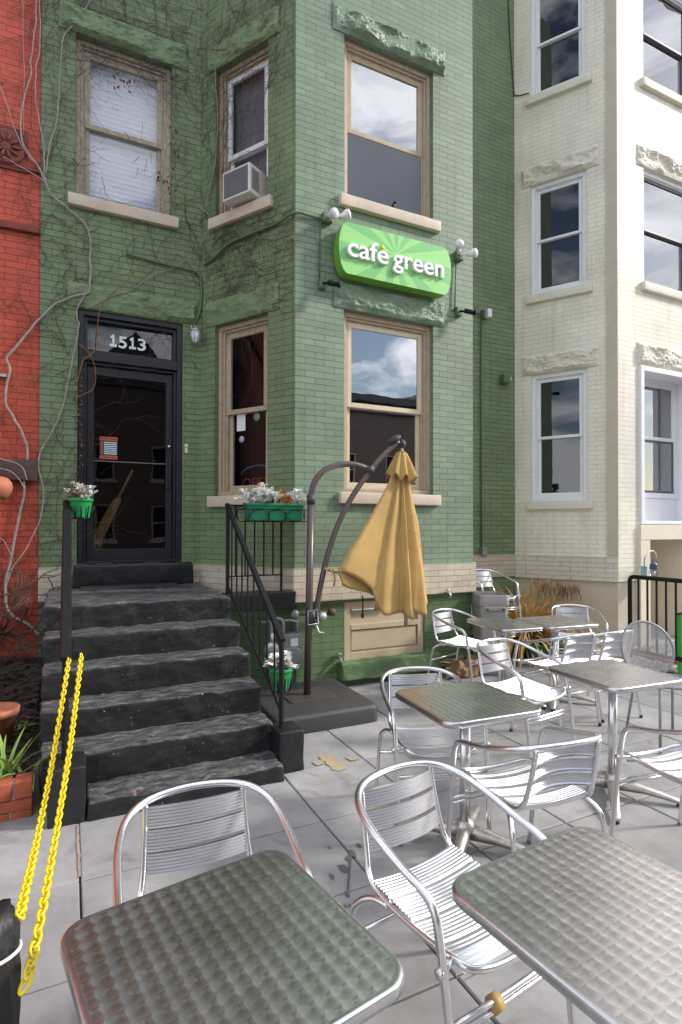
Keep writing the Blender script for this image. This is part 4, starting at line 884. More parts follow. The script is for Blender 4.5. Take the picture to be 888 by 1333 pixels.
for f, h in ((.12, .09), (.24, .10), (.36, .15), (.42, .12), (.5, .09), (.83, .11), (.9, .1)): miller(b, (xa + W_ * f, 4.87, zt - .04), h + .06, 13, 0, 1.15)
b.build('silver_foliage', m_leafw, t, B0)
b = MB()
for f, h in ((.60, .13), (.64, .10), (.76, .085), (.79, .07)):
    for _ in range(55):
        z = random.random(); a = random.uniform(0, 6.28); r = .03 * (1 - z * .6)
        leaf(b, Vector((xa + W_ * f + r * math.cos(a), 4.86 + r * math.sin(a), zt - .01 + h * z)), rdir(1), .025, .010, 0, .1, 2)
b.build('orange_flower', m_leafo, t, B0)
b = MB(); tuft(b, ((xa + xb) / 2, 4.87, zt - .04), W_ * .48, .06, .06, 220, 0, .05, .008); leaf(b, (xb - .05, 4.86, zt - .02), Vector((1, -.1, .45)), .16, .012, 0, .2, 4); leaf(b, (xb - .04, 4.86, zt - .02), Vector((1, .1, .25)), .12, .01, 0, .2, 4); b.build('green_foliage', m_leafg, t, B0)

def round_pot(name, c, r, h, label, mplast, seed, dry=150, silver=8, group='green planters on the railings', bracket=True):
    t = thing(name, label, 'flower pot', c, group=group); b = MB(); random.seed(seed)
    b.lathe([(r * .0, 0), (r * .70, 0), (r * .72, .006), (r * .93, h - .03), (r * .94, h - .028), (r * 1.02, h - .027), (r * 1.04, h - .004), (r * 1.0, h), (r * .95, h), (r * .9, h - .03)], 28); b.build('pot', mplast, t)
    b = MB(); b.lathe([(0, h - .03), (r * .91, h - .028)], 20); b.build('soil', m_soil, t)
    b = MB(); tuft(b, (-r * .25, 0, h - .01), r * .9, r * .8, .09, dry, 0, .06, .004, .9, .4); tuft(b, (0, 0, h), r * .7, r * .6, .08, dry, 0, .03, .006, .8, .3)
    for k in range(6): b.tube([(0, 0, h - .03), (random.uniform(-r, r), random.uniform(-.5, .5) * r, h + random.uniform(.05, .13))], .002, 4)
    b.build('dry_foliage', m_leafdry, t)
    b = MB()
    for k in range(silver): miller(b, (random.uniform(-.2, .6) * r, random.uniform(-.5, .3) * r, h - .03), random.uniform(.08, .16), 3, 0, 1.1)
    b.build('silver_foliage', m_leafw, t)
    if bracket:
        b = MB(); b.tube([(r * .8 * math.cos(k * .3927), r * .8 * math.sin(k * .3927), -.006) for k in range(16)], .005, 5, closed=True)
        for a in (-2.2, -1.57, -.94, 0, 3.14): b.tube([(r * .8 * math.cos(a), r * .8 * math.sin(a), -.006), (r * 1.06 * math.cos(a), r * 1.06 * math.sin(a), h * .6)], .006, 5)
        b.build('wire_holder', m_blackiron, t)
    return t
p = atY(105.5, 674, 4.93); round_pot('flower_pot', (p.x, 4.93, p.z), .088, .155, 'green pot of dry brown and silver leaves at the top of the left railing', m_greenplastic2, 21)
p = atY(366, 897, 3.83); round_pot('flower_pot', (p.x + .0, 3.83, p.z), .085, .155, 'bright green pot of dried flowers hung low on the right railing near the gas meter', m_greenplastic2, 22, silver=10)

# brick planter, its plants, and the pot beside it
t = thing('brick_planter', 'low orange red brick planter wall left of the steps', 'planter', (-.7, 3.5, 0)); B0 = t.location.copy(); b = MB(); random.seed(5)
x = -.172
b.box(-3.4, -.176, 3.553, 3.635, 0, .19, 1)
while x > -3.3:
    b.rough(x - .088, x, 3.53, 3.65, .108, .203, .04, .008, .004, 12, 0, x); x -= .101
for r_, (z0, o) in enumerate(((-.03, .1), (.038, 0))):
    x = -.172 + o * 1.0
    while x > -3.3:
        b.rough(x - .2, min(x, -.172), 3.542, 3.64, z0 + .003, z0 + .066, .05, .007, .004, 12, 0, x + z0); x -= .212
b.build('brick', [m_brickorange, m_mortar], t, B0)
def iris(label, x, y, n, L_, seed, spread=.5, m=m_iris, name='iris_plant'):
    random.seed(seed); b = MB(); z = soilz(x, y)
    for k in range(n):
        a = random.uniform(0, 6.28); d = Vector((math.cos(a) * spread, math.sin(a) * spread, 1)).normalized()
        leaf(b, (random.uniform(-.04, .04), random.uniform(-.04, .04), -.01), d, L_ * random.uniform(.6, 1.2), .011, 0, random.uniform(.3, 1.5), 7)
    o = b.build(name, m); o.location = (x, y, z); return tag(o, label, 'plant')
p = atZ(6, 985, .28); iris('upright yellow green iris leaves growing behind the brick planter wall', p.x, p.y, 16, .30, 1)
p = atZ(36, 985, .26); iris('low sprawling iris leaves beside the steps in the brick planter', p.x, p.y, 9, .20, 2, 1.2)
p = atZ(24, 932, .3); iris('small yellowing plant on the dark soil near the red wall', p.x, p.y, 9, .14, 3, 1.1)
b = MB(); random.seed(9)
for k in range(1700):
    x = random.uniform(-1.8, -.2); y = random.uniform(3.66, 6.05); p = Vector((x, y, soilz(x, y) + random.uniform(0, .03)))
    leaf(b, p, rdir(.15), random.uniform(.03, .08), random.uniform(.01, .025), 0, .2, 2)
tag(b.build('leaf_litter', m_litter), kind='stuff')
b = MB(); p = atY(-4, 925, 4.2); b.lathe([(0, 0), (.075, 0), (.115, .19), (.125, .19), (.13, .235), (.118, .235), (.108, .2)], 24); o = b.build('terracotta_pot', m_terra); o.location = (p.x, 4.2, soilz(p.x, 4.2) - .01); tag(o, 'plain terracotta pot standing by the red wall at the left edge', 'flower pot')
b = MB(); p = atY(-1, 636, 5.95); b.lathe([(.0, -.105), (.04, -.10), (.08, -.07), (.105, -.02), (.11, .015), (.10, .06), (.07, .095), (.03, .11), (.0, .112)], 24); b.tube([(0, 0, 0), (0, .19, .0)], .012, 6)
o = b.build('terracotta_globe', m_terra); o.location = (p.x, 5.95, p.z); tag(o, 'round terracotta coloured globe on the red wall at the left edge', 'wall ornament')
b = MB(); p = atY(4, 490, DY); b.box(p.x - .05, p.x + .03, DY - .05, DY, p.z - .012, p.z + .012); b.tube([(p.x - .02, DY - .06, p.z), (p.x - .25, DY - .1, p.z + .02)], .006, 6); tag(b.build('metal_bracket', m_galv), 'small grey metal bracket fixed to the red brick wall', 'bracket')

# ------------------------------------------------------------------ climbing vine
VB = (-.2, DY - .1, .3)
vt = thing('climbing_vine', 'bare leafless vine climbing over the red wall and the green wall above the door', 'vine', VB)
def c6(P, Y=DY - .03): return [atY(x / 3.175, y / 3.175, Y) for x, y in P]
def c7(P, Y=DY - .035): return [atY(x / 2.9, 420 + y / 2.9, Y) for x, y in P]
stems = [
 (c7([(150, 1180), (110, 1140), (50, 1110), (25, 1060), (25, 960), (45, 880), (70, 740), (95, 640), (92, 600), (105, 530), (100, 460), (60, 370), (22, 300), (35, 180), (25, 130), (80, 70), (135, 0)]) + c6([(150, 1330), (215, 1270), (270, 1235), (355, 1215), (370, 1190), (375, 1080), (370, 970), (325, 900), (250, 840), (200, 780), (175, 720)])[1:], .017, .013),
 (c7([(25, 1000), (45, 930), (100, 850), (150, 750), (165, 650), (150, 570), (150, 500), (180, 440), (230, 340), (265, 190), (290, 60), (298, 0)]) + c6([(320, 1320), (325, 1260), (355, 1215)]), .009, .010),
 (c6([(175, 720), (160, 690), (100, 600), (85, 490), (125, 310), (130, 230), (150, 70), (150, -60)]), .010, .007),
 (c6([(185, 720), (180, 600), (150, 430), (150, 290), (165, 200), (165, -60)]), .009, .006),
 (c6([(190, 720), (205, 600), (235, 500), (250, 300), (265, 150), (330, 80), (370, 0), (400, -60)]), .010, .006),
 (c6([(190, 745), (170, 700), (90, 600), (0, 360), (-60, 250)]), .008, .005), (c6([(200, 780), (180, 750), (90, 690), (0, 640), (-80, 600)]), .008, .005), (c6([(95, 560), (100, 300), (95, 0)]), .004, .003),
 ([atY(x, y, DY - .09) for x, y in ((35, 625), (30, 610), (18, 602), (0, 597), (-20, 590))], .006, .005), ([atY(x, y, DY - .09) for x, y in ((31, 635), (25, 622), (14, 613), (0, 609), (-20, 604))], .006, .005),
 ([atY(x, y, DY - .05) for x, y in ((15, 725), (8, 708), (0, 700), (-15, 697))], .005, .004),
 ([atY(x, y, DY - .03) for x, y in ((112, 402), (150, 383), (165, 381), (200, 358), (222, 350), (250, 333))], .007, .004)]
pjc = pj - IC * .03
def can2(P): return [atP(x / 2, y / 2, pjc, N_CAN) for x, y in P]
stems += [(can2([(500, 680), (540, 600), (545, 560), (520, 540), (505, 500), (490, 430), (495, 300), (510, 220), (520, 0), (522, -60)]), .007, .005), (can2([(530, 560), (560, 420), (566, 300), (560, 140), (580, 80), (590, 0), (596, -60)]), .005, .004)]
for P, r0, r1 in stems:
    P = spline(P, 5); n = len(P); b = MB()
    P = [p + Vector((noise.noise(p * 9) * .012, -abs(noise.noise(p * 5)) * .012, noise.noise(p * 9 + Vector((5, 0, 0))) * .012)) for p in P]
    b.tube(P, [(r0 + (r1 - r0) * i / (n - 1)) * .74 * (1 + .18 * noise.noise(P[i] * 22)) for i in range(n)], 8); b.build('stem', m_vine, vt, VB)
orange = [can2([(525, 125), (580, 128), (640, 122), (672, 105), (690, 95)]), [atY(x, y, DY - .04) for x, y in ((188, 333), (170, 360), (135, 393), (127, 425), (126, 450), (118, 462), (108, 470), (100, 500))], [atY(x, y, DY - .04) for x, y in ((98, 445), (115, 458), (124, 480), (122, 505), (105, 515), (96, 520))], [atY(x, y, DY - .05) for x, y in ((0, 520), (20, 505), (45, 490), (60, 470))], [atY(x, y, DY - .03) for x, y in ((160, 290), (200, 283), (240, 262), (262, 258))]]
for P in orange:
    b = MB(); b.tube(spline(P, 5), .0042, 5); b.build('stem', m_twigo, vt, VB)
# fine twigs wandering over the bricks
random.seed(17)
def wallproj(q): return Vector((q[0], DY - .012 - .012 * abs(noise.noise(Vector((q[0] * 4, q[1] * 4, 0)))), q[1]))
def walk(b, p, ang, n, step, r, proj, depth=0):
    P = []; q = p
    for i in range(n):
        if proj is wallproj and .10 < q[0] < .90 and 4.95 < q[1] < 6.3 and len(P) > 2 and random.random() < .35: break
        P.append(proj(q)); ang += random.gauss(0, .32); q = (q[0] + step * math.cos(ang), q[1] + step * math.sin(ang))
        if depth < 2 and random.random() < .17: walk(b, q, ang + random.choice((-1, 1)) * random.uniform(.4, 1.1), int(n * random.uniform(.3, .6)), step * .9, r * .7, proj, depth + 1)
    if len(P) > 1: b.tube(P, [r * (1 - .6 * i / len(P)) for i in range(len(P))], 4, cap=False)
def wallproj(q): return Vector((q[0], DY - .012 - .012 * abs(noise.noise(Vector((q[0] * 4, q[1] * 4, 0)))), q[1]))
def canproj(q):
    u_ = min(q[0], LC - .02); return pj + UC * u_ - IC * (.012 + .012 * abs(noise.noise(Vector((u_ * 4, q[1] * 4, 7))))) + Z_ * q[1]
for nm, cnt, xr, zr, pr_, an in (('twigs', 100, (-.26, 1.28), (3.85, 7.2), wallproj, (-2.6, -.2)), ('twigs', 95, (-.26, 1.25), (6.3, 7.3), wallproj, (-2.8, .2)), ('twigs', 45, (-.26, .1), (1.3, 5.), wallproj, (.3, 2.8)), ('twigs', 85, (-1.4, -.27), (.5, 7.2), wallproj, (.2, 2.9)), ('twigs', 90, (0, 1.2), (3.8, 4.8), canproj, (-.7, .9)), ('twigs', 90, (0, 1.2), (6.1, 7.4), canproj, (-2.6, -.3)), ('twigs', 50, (0, .5), (4.5, 7), canproj, (-2.2, -.9)), ('twigs', 50, (-1.3, -.2), (.25, .9), wallproj, (-.3, 3.4))):
    b = MB()
    for k in range(cnt):
        if nm == 'twigs': walk(b, (random.uniform(*xr), random.uniform(*zr)), random.uniform(*an), random.randint(9, 20), .055, random.uniform(.0014, .0029), pr_)
    b.build('twigs', m_twig, vt, VB)['kind'] = 'stuff'
b = MB()
for (xr, zr, n) in (((.05, .12), (1.7, 3.1), 70), ((.95, 1.03), (5.0, 5.9), 28), ((.35, .6), (6.0, 6.3), 14), ((.8, .95), (5.2, 5.35), 12)):
    for k in range(n): leaf(b, (random.uniform(*xr), DY - .03, random.uniform(*zr)), rdir(-.4), random.uniform(.02, .05), random.uniform(.006, .014), 0, .6, 3)
b.build('dead_leaves', m_deadleaf, vt, VB)['kind'] = 'stuff'
b = MB(); random.seed(4)
for k in range(16): walk(b, (random.uniform(-1.3, -.3), .45 + random.random() * .25), random.uniform(-.5, .5), 16, .06, .008, lambda q: Vector((q[0], DY - .25 + .2 * noise.noise(Vector((q[0] * 3, q[1] * 5, 1))), q[1])))
b.build('root_tangle', m_twig, vt, VB)

# ------------------------------------------------------------------ things fixed to the green house
# air conditioner in the upper narrow window
t = thing('air_conditioner', 'white window air conditioner with grey grille in the upper narrow window', 'air conditioner'); t.matrix_local = mxC @ T((.465, 0, 4.925))
b = MB(); b.box(0, .365, -.155, .14, 0, .295); b.build('case', plain('off_white_enamel', (.72, .70, .64), .45, var=.04), t, bevel=.008)
b = MB(); b.box(.022, .343, -.16, -.153, .022, .273); b.build('grille', plain('grey_grille', (.16, .16, .19), .6), t)
b = MB()
for k in range(12): b.box(.026, .339, -.166, -.159, .034 + k * .0195, .040 + k * .0195)
b.build('louvre', plain('grey_louvre', (.25, .25, .29), .5), t)
b = MB(); b.box(.366, .371, -.125, -.02, .05, .25); b.build('side_vent', m_greymetal, t); b = MB(); b.box(-.006, -.001, -.125, -.02, .05, .25); b.build('side_vent', m_greymetal, t)

# hanging sign
xc, zc = 3.028, 4.345; hw, hh = .578, .255
t = thing('cafe_sign', 'bright green ray patterned sign with white letters between the two bay windows', 'sign', (xc, BY, zc))
b = MB(); out = []
for k in range(13): a = math.pi / 2 + math.pi * k / 12; out.append((-hw + .095 * math.cos(a), hh * math.sin(a)))
for k in range(13): a = -math.pi / 2 + math.pi * k / 12; out.append((hw + .095 * math.cos(a), hh * math.sin(a)))
n = len(out)
b.face([(x, -.155, z) for x, z in out], 0); b.face([(x, -.03, z) for x, z in out][::-1], 1)
for k in range(n): p, q = out[k], out[(k + 1) % n]; b.face([(p[0], -.03, p[1]), (q[0], -.03, q[1]), (q[0], -.155, q[1]), (p[0], -.155, p[1])], 1)
b.box(-.4, -.36, -.03, 0, -.1, .1, 1); b.box(.36, .4, -.03, 0, -.1, .1, 1)
b.build('panel', [m_sign, m_signedge], t)
def letters():
    b = MB(); a0 = atY(452, 330, BY - .17); a1 = atY(505, 330, BY - .17); g0 = atY(511, 340, BY - .17); g1 = atY(577, 360, BY - .17); zb = atY(452, 332.5, BY - .17).z
    put_text(b, 'cafe', a0.x - xc, a1.x - xc, zb - zc, -.158, .27, .03, .011); put_text(b, 'green', g0.x - xc, g1.x - xc, zb - zc, -.158, .27, .03, .011)
    d = atY(498, 322, BY - .17); return b, d
b, d = letters(); b.build('lettering', m_signwhite, t)
b = MB(); b.lathe([(0, .022), (.018, .02), (.026, .01), (.026, 0)], 16, mat=T((d.x - xc, -.158, d.z - zc)) @ Matrix.Rotation(R(90), 4, 'X')); b.build('accent_dot', plain('yellow_green_dot', (.55, .66, .02), .4), t)

def bulb(b, p, d, r=.05, L_=.105, mi=0):
    m = T(p) @ d.to_track_quat('Z', 'Y').to_matrix().to_4x4()
    b.lathe([(.0, 0), (.024, 0), (.026, .03), (r * .95, L_ * .7), (r, L_ * .85)], 18, mat=m, mi=mi); b.lathe([(r, L_ * .85), (r * .98, L_), (r * .7, L_ + .012), (0, L_ + .018)], 18, mat=m, mi=mi + 1)
def flood(px, pz, label, dirs):
    t = thing('floodlight', label, 'light', (px, BY, pz), group='twin floodlights on the bay'); b = MB(); b.box(-.05, .05, -.06, 0, -.05, .05); b.build('junction_box', m_greenpipe, t, bevel=.008)
    for off, d in dirs:
        b = MB(); b.tube([(0, -.05, 0), Vector(off) * .5 + Vector((0, -.05, 0)), off], .012, 6); bulb(b, Vector(off), Vector(d)); b.build('lamp', [m_whitep, m_lens], t)
p = atY(424, 286, BY); flood(p.x, p.z, 'twin white floodlights at the upper left corner of the green sign', (((-.01, -.09, -.01), (.25, -1, -.15)), ((.10, -.10, -.0), (1, -.75, .25))))
p = atY(595, 335, BY); flood(p.x, p.z, 'twin white floodlights at the right corner of the green sign', (((-.06, -.09, .04), (-.5, -1, .15)), ((.06, -.10, .0), (.55, -1, -.1))))
def camera(x, y, label):
    p = atY(x, y, BY); t = thing('security_camera', label, 'camera', (p.x, BY, p.z), group='small black cameras on the bay')
    b = MB(); b.box(-.035, .035, -.05, 0, -.05, .05); b.build('mount', m_greenpipe, t, bevel=.006)
    b = MB(); b.tube([(0, -.05, 0), (.03, -.09, -.01), (.06, -.11, -.02)], .012, 6); b.tube([(.03, -.09, -.005), (.12, -.15, -.03)], [.024, .028], 10); b.tube([(.12, -.15, -.03), (.135, -.16, -.034)], [.034, .034], 10); b.build('camera_body', m_blackiron, t)
camera(418, 371, 'small black security camera below the left floodlights'); camera(595, 407, 'small black security camera below the right floodlights')
def pipe(name, P, r, m, label, cat='pipe'): b = MB(); b.tube(P, r, 7); return tag(b.build(name, m), label, cat)
p = [atY(x, y, BY - .02) for x, y in ((418, 284), (417, 300), (416, 365))]; pipe('conduit', p, .008, m_greenpipe, 'short green conduit between the left floodlights and the camera below')
p = [atY(x, y, BY - .02) for x, y in ((594, 340), (593, 372), (592, 402))]; pipe('conduit', p, .008, m_greenpipe, 'short green conduit between the right floodlights and the camera below')
k = pc + Vector((-.02, -.02, 0)); zk = atY(386, 279, BY).z
can = lambda x, y: atP(x, y, pj - IC * .025, N_CAN)
P = [atY(424, 286, BY - .03), atY(405, 281, BY - .025), Vector((k.x, k.y, zk))] + [can(x, y) for x, y in ((360, 291), (325, 305), (297, 318), (280, 334), (266, 345))]
pipe('conduit', spline(P, 3), .013, m_greenpipe, 'long green conduit running along the bay under the narrow upper window')
P = [atY(x, y, DY - .025) for x, y in ((165, 330), (185, 336), (215, 344), (246, 351), (258, 356), (262, 368), (262, 395), (258, 412), (251, 426))]
pipe('conduit', spline(P, 4), .012, m_greenpipe, 'green conduit above the door running down to the wall lantern')
# wall lantern by the door
p = atY(252.5, 440, DY); t = thing('wall_lantern', 'small grey wall lantern with ribbed glass right of the black door', 'lantern', (p.x, DY, p.z))
b = MB(); b.lathe([(0, .11), (.02, .10), (.035, .07), (.058, .055), (.06, .045), (.02, .045)], 8, c=(0, -.09, 0)); b.tube([(0, 0, .1), (0, -.06, .11), (0, -.09, .09)], .012, 6); b.box(-.035, .035, -.015, 0, .04, .13); b.build('cap', m_galv, t)
b = MB(); b.lathe([(.02, -.075), (.034, -.07), (.050, .045)], 12, c=(0, -.09, 0)); b.build('glass', m_lens, t)
b = MB()
for k in range(6): a = k * 1.047; b.tube([(.037 * math.cos(a), -.09 + .037 * math.sin(a), -.075), (.055 * math.cos(a), -.09 + .055 * math.sin(a), .048)], .004, 4)
b.lathe([(.0, -.095), (.02, -.09), (.038, -.075), (.038, -.068)], 10, c=(0, -.09, 0)); b.build('cage', m_galv, t)
p = atY(242.5, 584, DY); t = thing('doorbell', 'small cream doorbell button on the green wall beside the door', 'doorbell', (p.x, DY, p.z)); b = MB(); b.box(-.017, .017, -.012, 0, -.05, .05); b.build('plate', m_creampaint, t, bevel=.004); b = MB(); b.lathe([(0, .008), (.007, .006), (.008, 0)], 10, mat=T((0, -.012, .01)) @ Matrix.Rotation(R(90), 4, 'X')); b.build('button', m_blackiron, t)
# conduit and boxes on the shaded wall
P = [atY(627, 412, DY - .02), atY(627, 560, DY - .02), atY(627, 716, DY - .02)]; pipe('conduit', P, .011, m_greenpipe, 'long vertical conduit on the shaded green wall right of the bay')
p = atY(628, 410, DY); t = thing('wall_sensor', 'small white sensor box at the top of the vertical conduit', 'sensor', (p.x, DY, p.z)); b = MB(); b.box(.0, .07, -.12, -.06, -.06, .055); b.build('housing', m_whitep, t, bevel=.005); b = MB(); b.box(-.035, .03, -.06, 0, -.06, .05); b.tube([(-.04, -.03, 0), (-.2, -.03, .0)], .01, 6); b.build('junction_box', m_greenpipe, t, bevel=.005)
p = atY(655, 495, DY); t = thing('wall_lamp', 'small dark floodlight on the shaded green wall', 'light', (p.x, DY, p.z)); b = MB(); b.box(-.07, .05, -.10, 0, -.06, .06); b.build('housing', m_greenpipe, t, bevel=.012); b = MB(); b.lathe([(0, .02), (.03, .015), (.035, 0)], 14, mat=T((.055, -.07, .01)) @ Matrix.Rotation(R(90), 4, 'Y')); b.build('lens', m_lens, t)
p = atY(628, 718, DY); t = thing('outlet_box', 'grey outlet box at the foot of the vertical conduit', 'outlet', (p.x, DY, p.z)); b = MB(); b.box(-.045, .045, -.05, 0, -.06, .06); b.build('case', m_greymetal, t, bevel=.006); b = MB(); b.box(-.038, .038, -.062, -.05, -.05, .05); b.build('cover', m_greymetal, t, bevel=.006)
P = [atP(x, y, wj - IC * .012, N_CAN) for x, y in ((671, 124), (678, 124), (689, 121))]; P = [atY(x, y, DY - .012) for x, y in ((661, -20), (664, 50), (668, 105), (669.5, 122))] + P
pipe('cable', spline(P, 4), .007, m_cable, 'dark cable in the corner between the green wall and the white house', 'cable')
p = atY(511, 268, BY - .03); b = MB(); b.lathe([(0, 0), (.018, .01), (.024, .03), (.018, .055), (.008, .07), (0, .075)], 10, mat=Matrix.Rotation(R(25), 4, 'Y')); b.tube([(.02, 0, .06), (.032, -.01, .078), (.05, -.02, .076)], [.014, .013, .003], 8); b.tube([(-.005, .01, .02), (-.045, .03, .0)], [.012, .004], 6)
o = b.build('small_bird', m_blackiron); o.location = (p.x, BY - .02, 4.938); tag(o, 'tiny black bird perched on the sill above the green sign', 'bird')

# straw bundle behind the door glass
t = thing('straw_broom', 'tan straw broom leaning behind the glass of the black door', 'broom', (.22, 6.55, 1.23)); random.seed(2); b = MB()
for k in range(70):
    a = random.uniform(0, 6.28); r = random.random() ** .5; f = Vector((.09 * r * math.cos(a), .05 * r * math.sin(a), 0))
    b.tube([Vector((0, 0, 0)) + f, Vector((.05, .02, .22)) + f * .65, Vector((.24, .06, .62)) + f * .5, Vector((.27, .07, .68)) + f * .3], .006, 4)
b.build('bristles', m_straw, t); b = MB(); b.tube([(.26, .07, .66), (.42, .1, 1.0)], .014, 8); b.build('handle', m_tan, t)
b = MB(); b.tube([(.055 + .07 * math.cos(a), .02 + .04 * math.sin(a), .24) for a in [k * .52 for k in range(12)]], .007, 5, closed=True); b.build('binding', m_tan, t)

# gas meter, pipes and taps under the landing slab
t = thing('gas_meter', 'grey gas meter with pipes against the green wall under the landing slab', 'gas meter', (1.86, 4.93, 0)); mp_ = [atY(x, y, 4.93) for x, y in ((378, 852), (378, 820), (346, 806), (339, 835))]; B0 = t.location.copy()
c = mp_[0]; b = MB(); b.lathe([(0, -.07), (.08, -.07), (.105, -.045), (.115, 0), (.105, .045), (.08, .07), (0, .07)], 24, mat=T(c) @ Matrix.Rotation(R(90), 4, 'X')); b.box(c.x - .10, c.x + .10, c.y - .06, c.y + .06, c.z + .06, c.z + .20); b.build('body', m_greymetal, t, B0, .01)
b = MB(); b.box(c.x - .02, c.x + .05, c.y - .068, c.y - .06, c.z + .09, c.z + .16); b.build('dial', m_whitep, t, B0)
b = MB(); b.tube(spline([(c.x - .07, c.y, c.z + .2), (c.x - .07, c.y, c.z + .29), (c.x - .09, c.y, c.z + .33), (c.x - .13, c.y, c.z + .345), (c.x - .17, c.y, c.z + .33), (c.x - .19, c.y, c.z + .28), (c.x - .19, c.y, .02)], 4), .017, 8); b.tube([(c.x + .07, c.y, c.z + .2), (c.x + .07, c.y, c.z + .30), (c.x + .02, c.y + .05, c.z + .31), (c.x - .3, c.y + .06, c.z + .31)], .016, 8); b.build('pipe', m_greymetal, t, B0)
b = MB(); b.lathe([(0, -.03), (.05, -.03), (.075, -.008), (.075, .008), (.05, .03), (0, .03)], 20, mat=T((c.x - .19, c.y - .03, c.z + .07)) @ Matrix.Rotation(R(90), 4, 'X')); b.lathe([(.022, .0), (.022, .12), (0, .12)], 10, c=(c.x - .19, c.y - .03, c.z + .1)); b.build('regulator', m_galv, t, B0)
P = [atY(x, y, BY - .05) for x, y in ((384, 800), (400, 799), (432, 797))]; t = thing('capped_pipe', 'rusty horizontal pipe with a round cap on the green wall behind the umbrella pole', 'pipe', P[1]); B0 = P[1]
b = MB(); b.tube(P + [P[-1] + Vector((.01, .08, 0))], .017, 8); b.lathe([(0, -.03), (.035, -.03), (.035, .03), (0, .03)], 10, mat=T(P[2]) @ Matrix.Rotation(R(90), 4, 'Y')); b.build('pipe', plain('rusty_pipe', (.11, .065, .05), .7, var=.3), t, B0)
b = MB(); b.lathe([(0, -.02), (.04, -.015), (.045, .0), (.04, .015), (0, .02)], 14, mat=T(P[0]) @ Matrix.Rotation(R(90), 4, 'X')); b.build('cap', m_greymetal, t, B0)
def tap(x, y, Y, label, m):
    p = atY(x, y, Y); t = thing('wall_tap', label, 'tap', p); b = MB(); b.tube([(0, .03, 0), (0, -.06, 0), (0, -.085, -.012), (0, -.09, -.05)], .012, 8); b.build('spout', m, t)
    b = MB(); b.tube([(0, -.04, 0), (0, -.04, .035)], .006, 6); b.lathe([(.006, .03), (.026, .032), (.028, .038), (.02, .044), (0, .044)], 12, c=(0, -.04, 0)); b.build('handle', m, t)
tap(580, 771, BY - .03, 'whitish hose tap on the beige band right of the umbrella', m_galv); tap(439, 855, BY + .03, 'grey hose tap low on the dark green wall beside the hatch', m_greymetal)

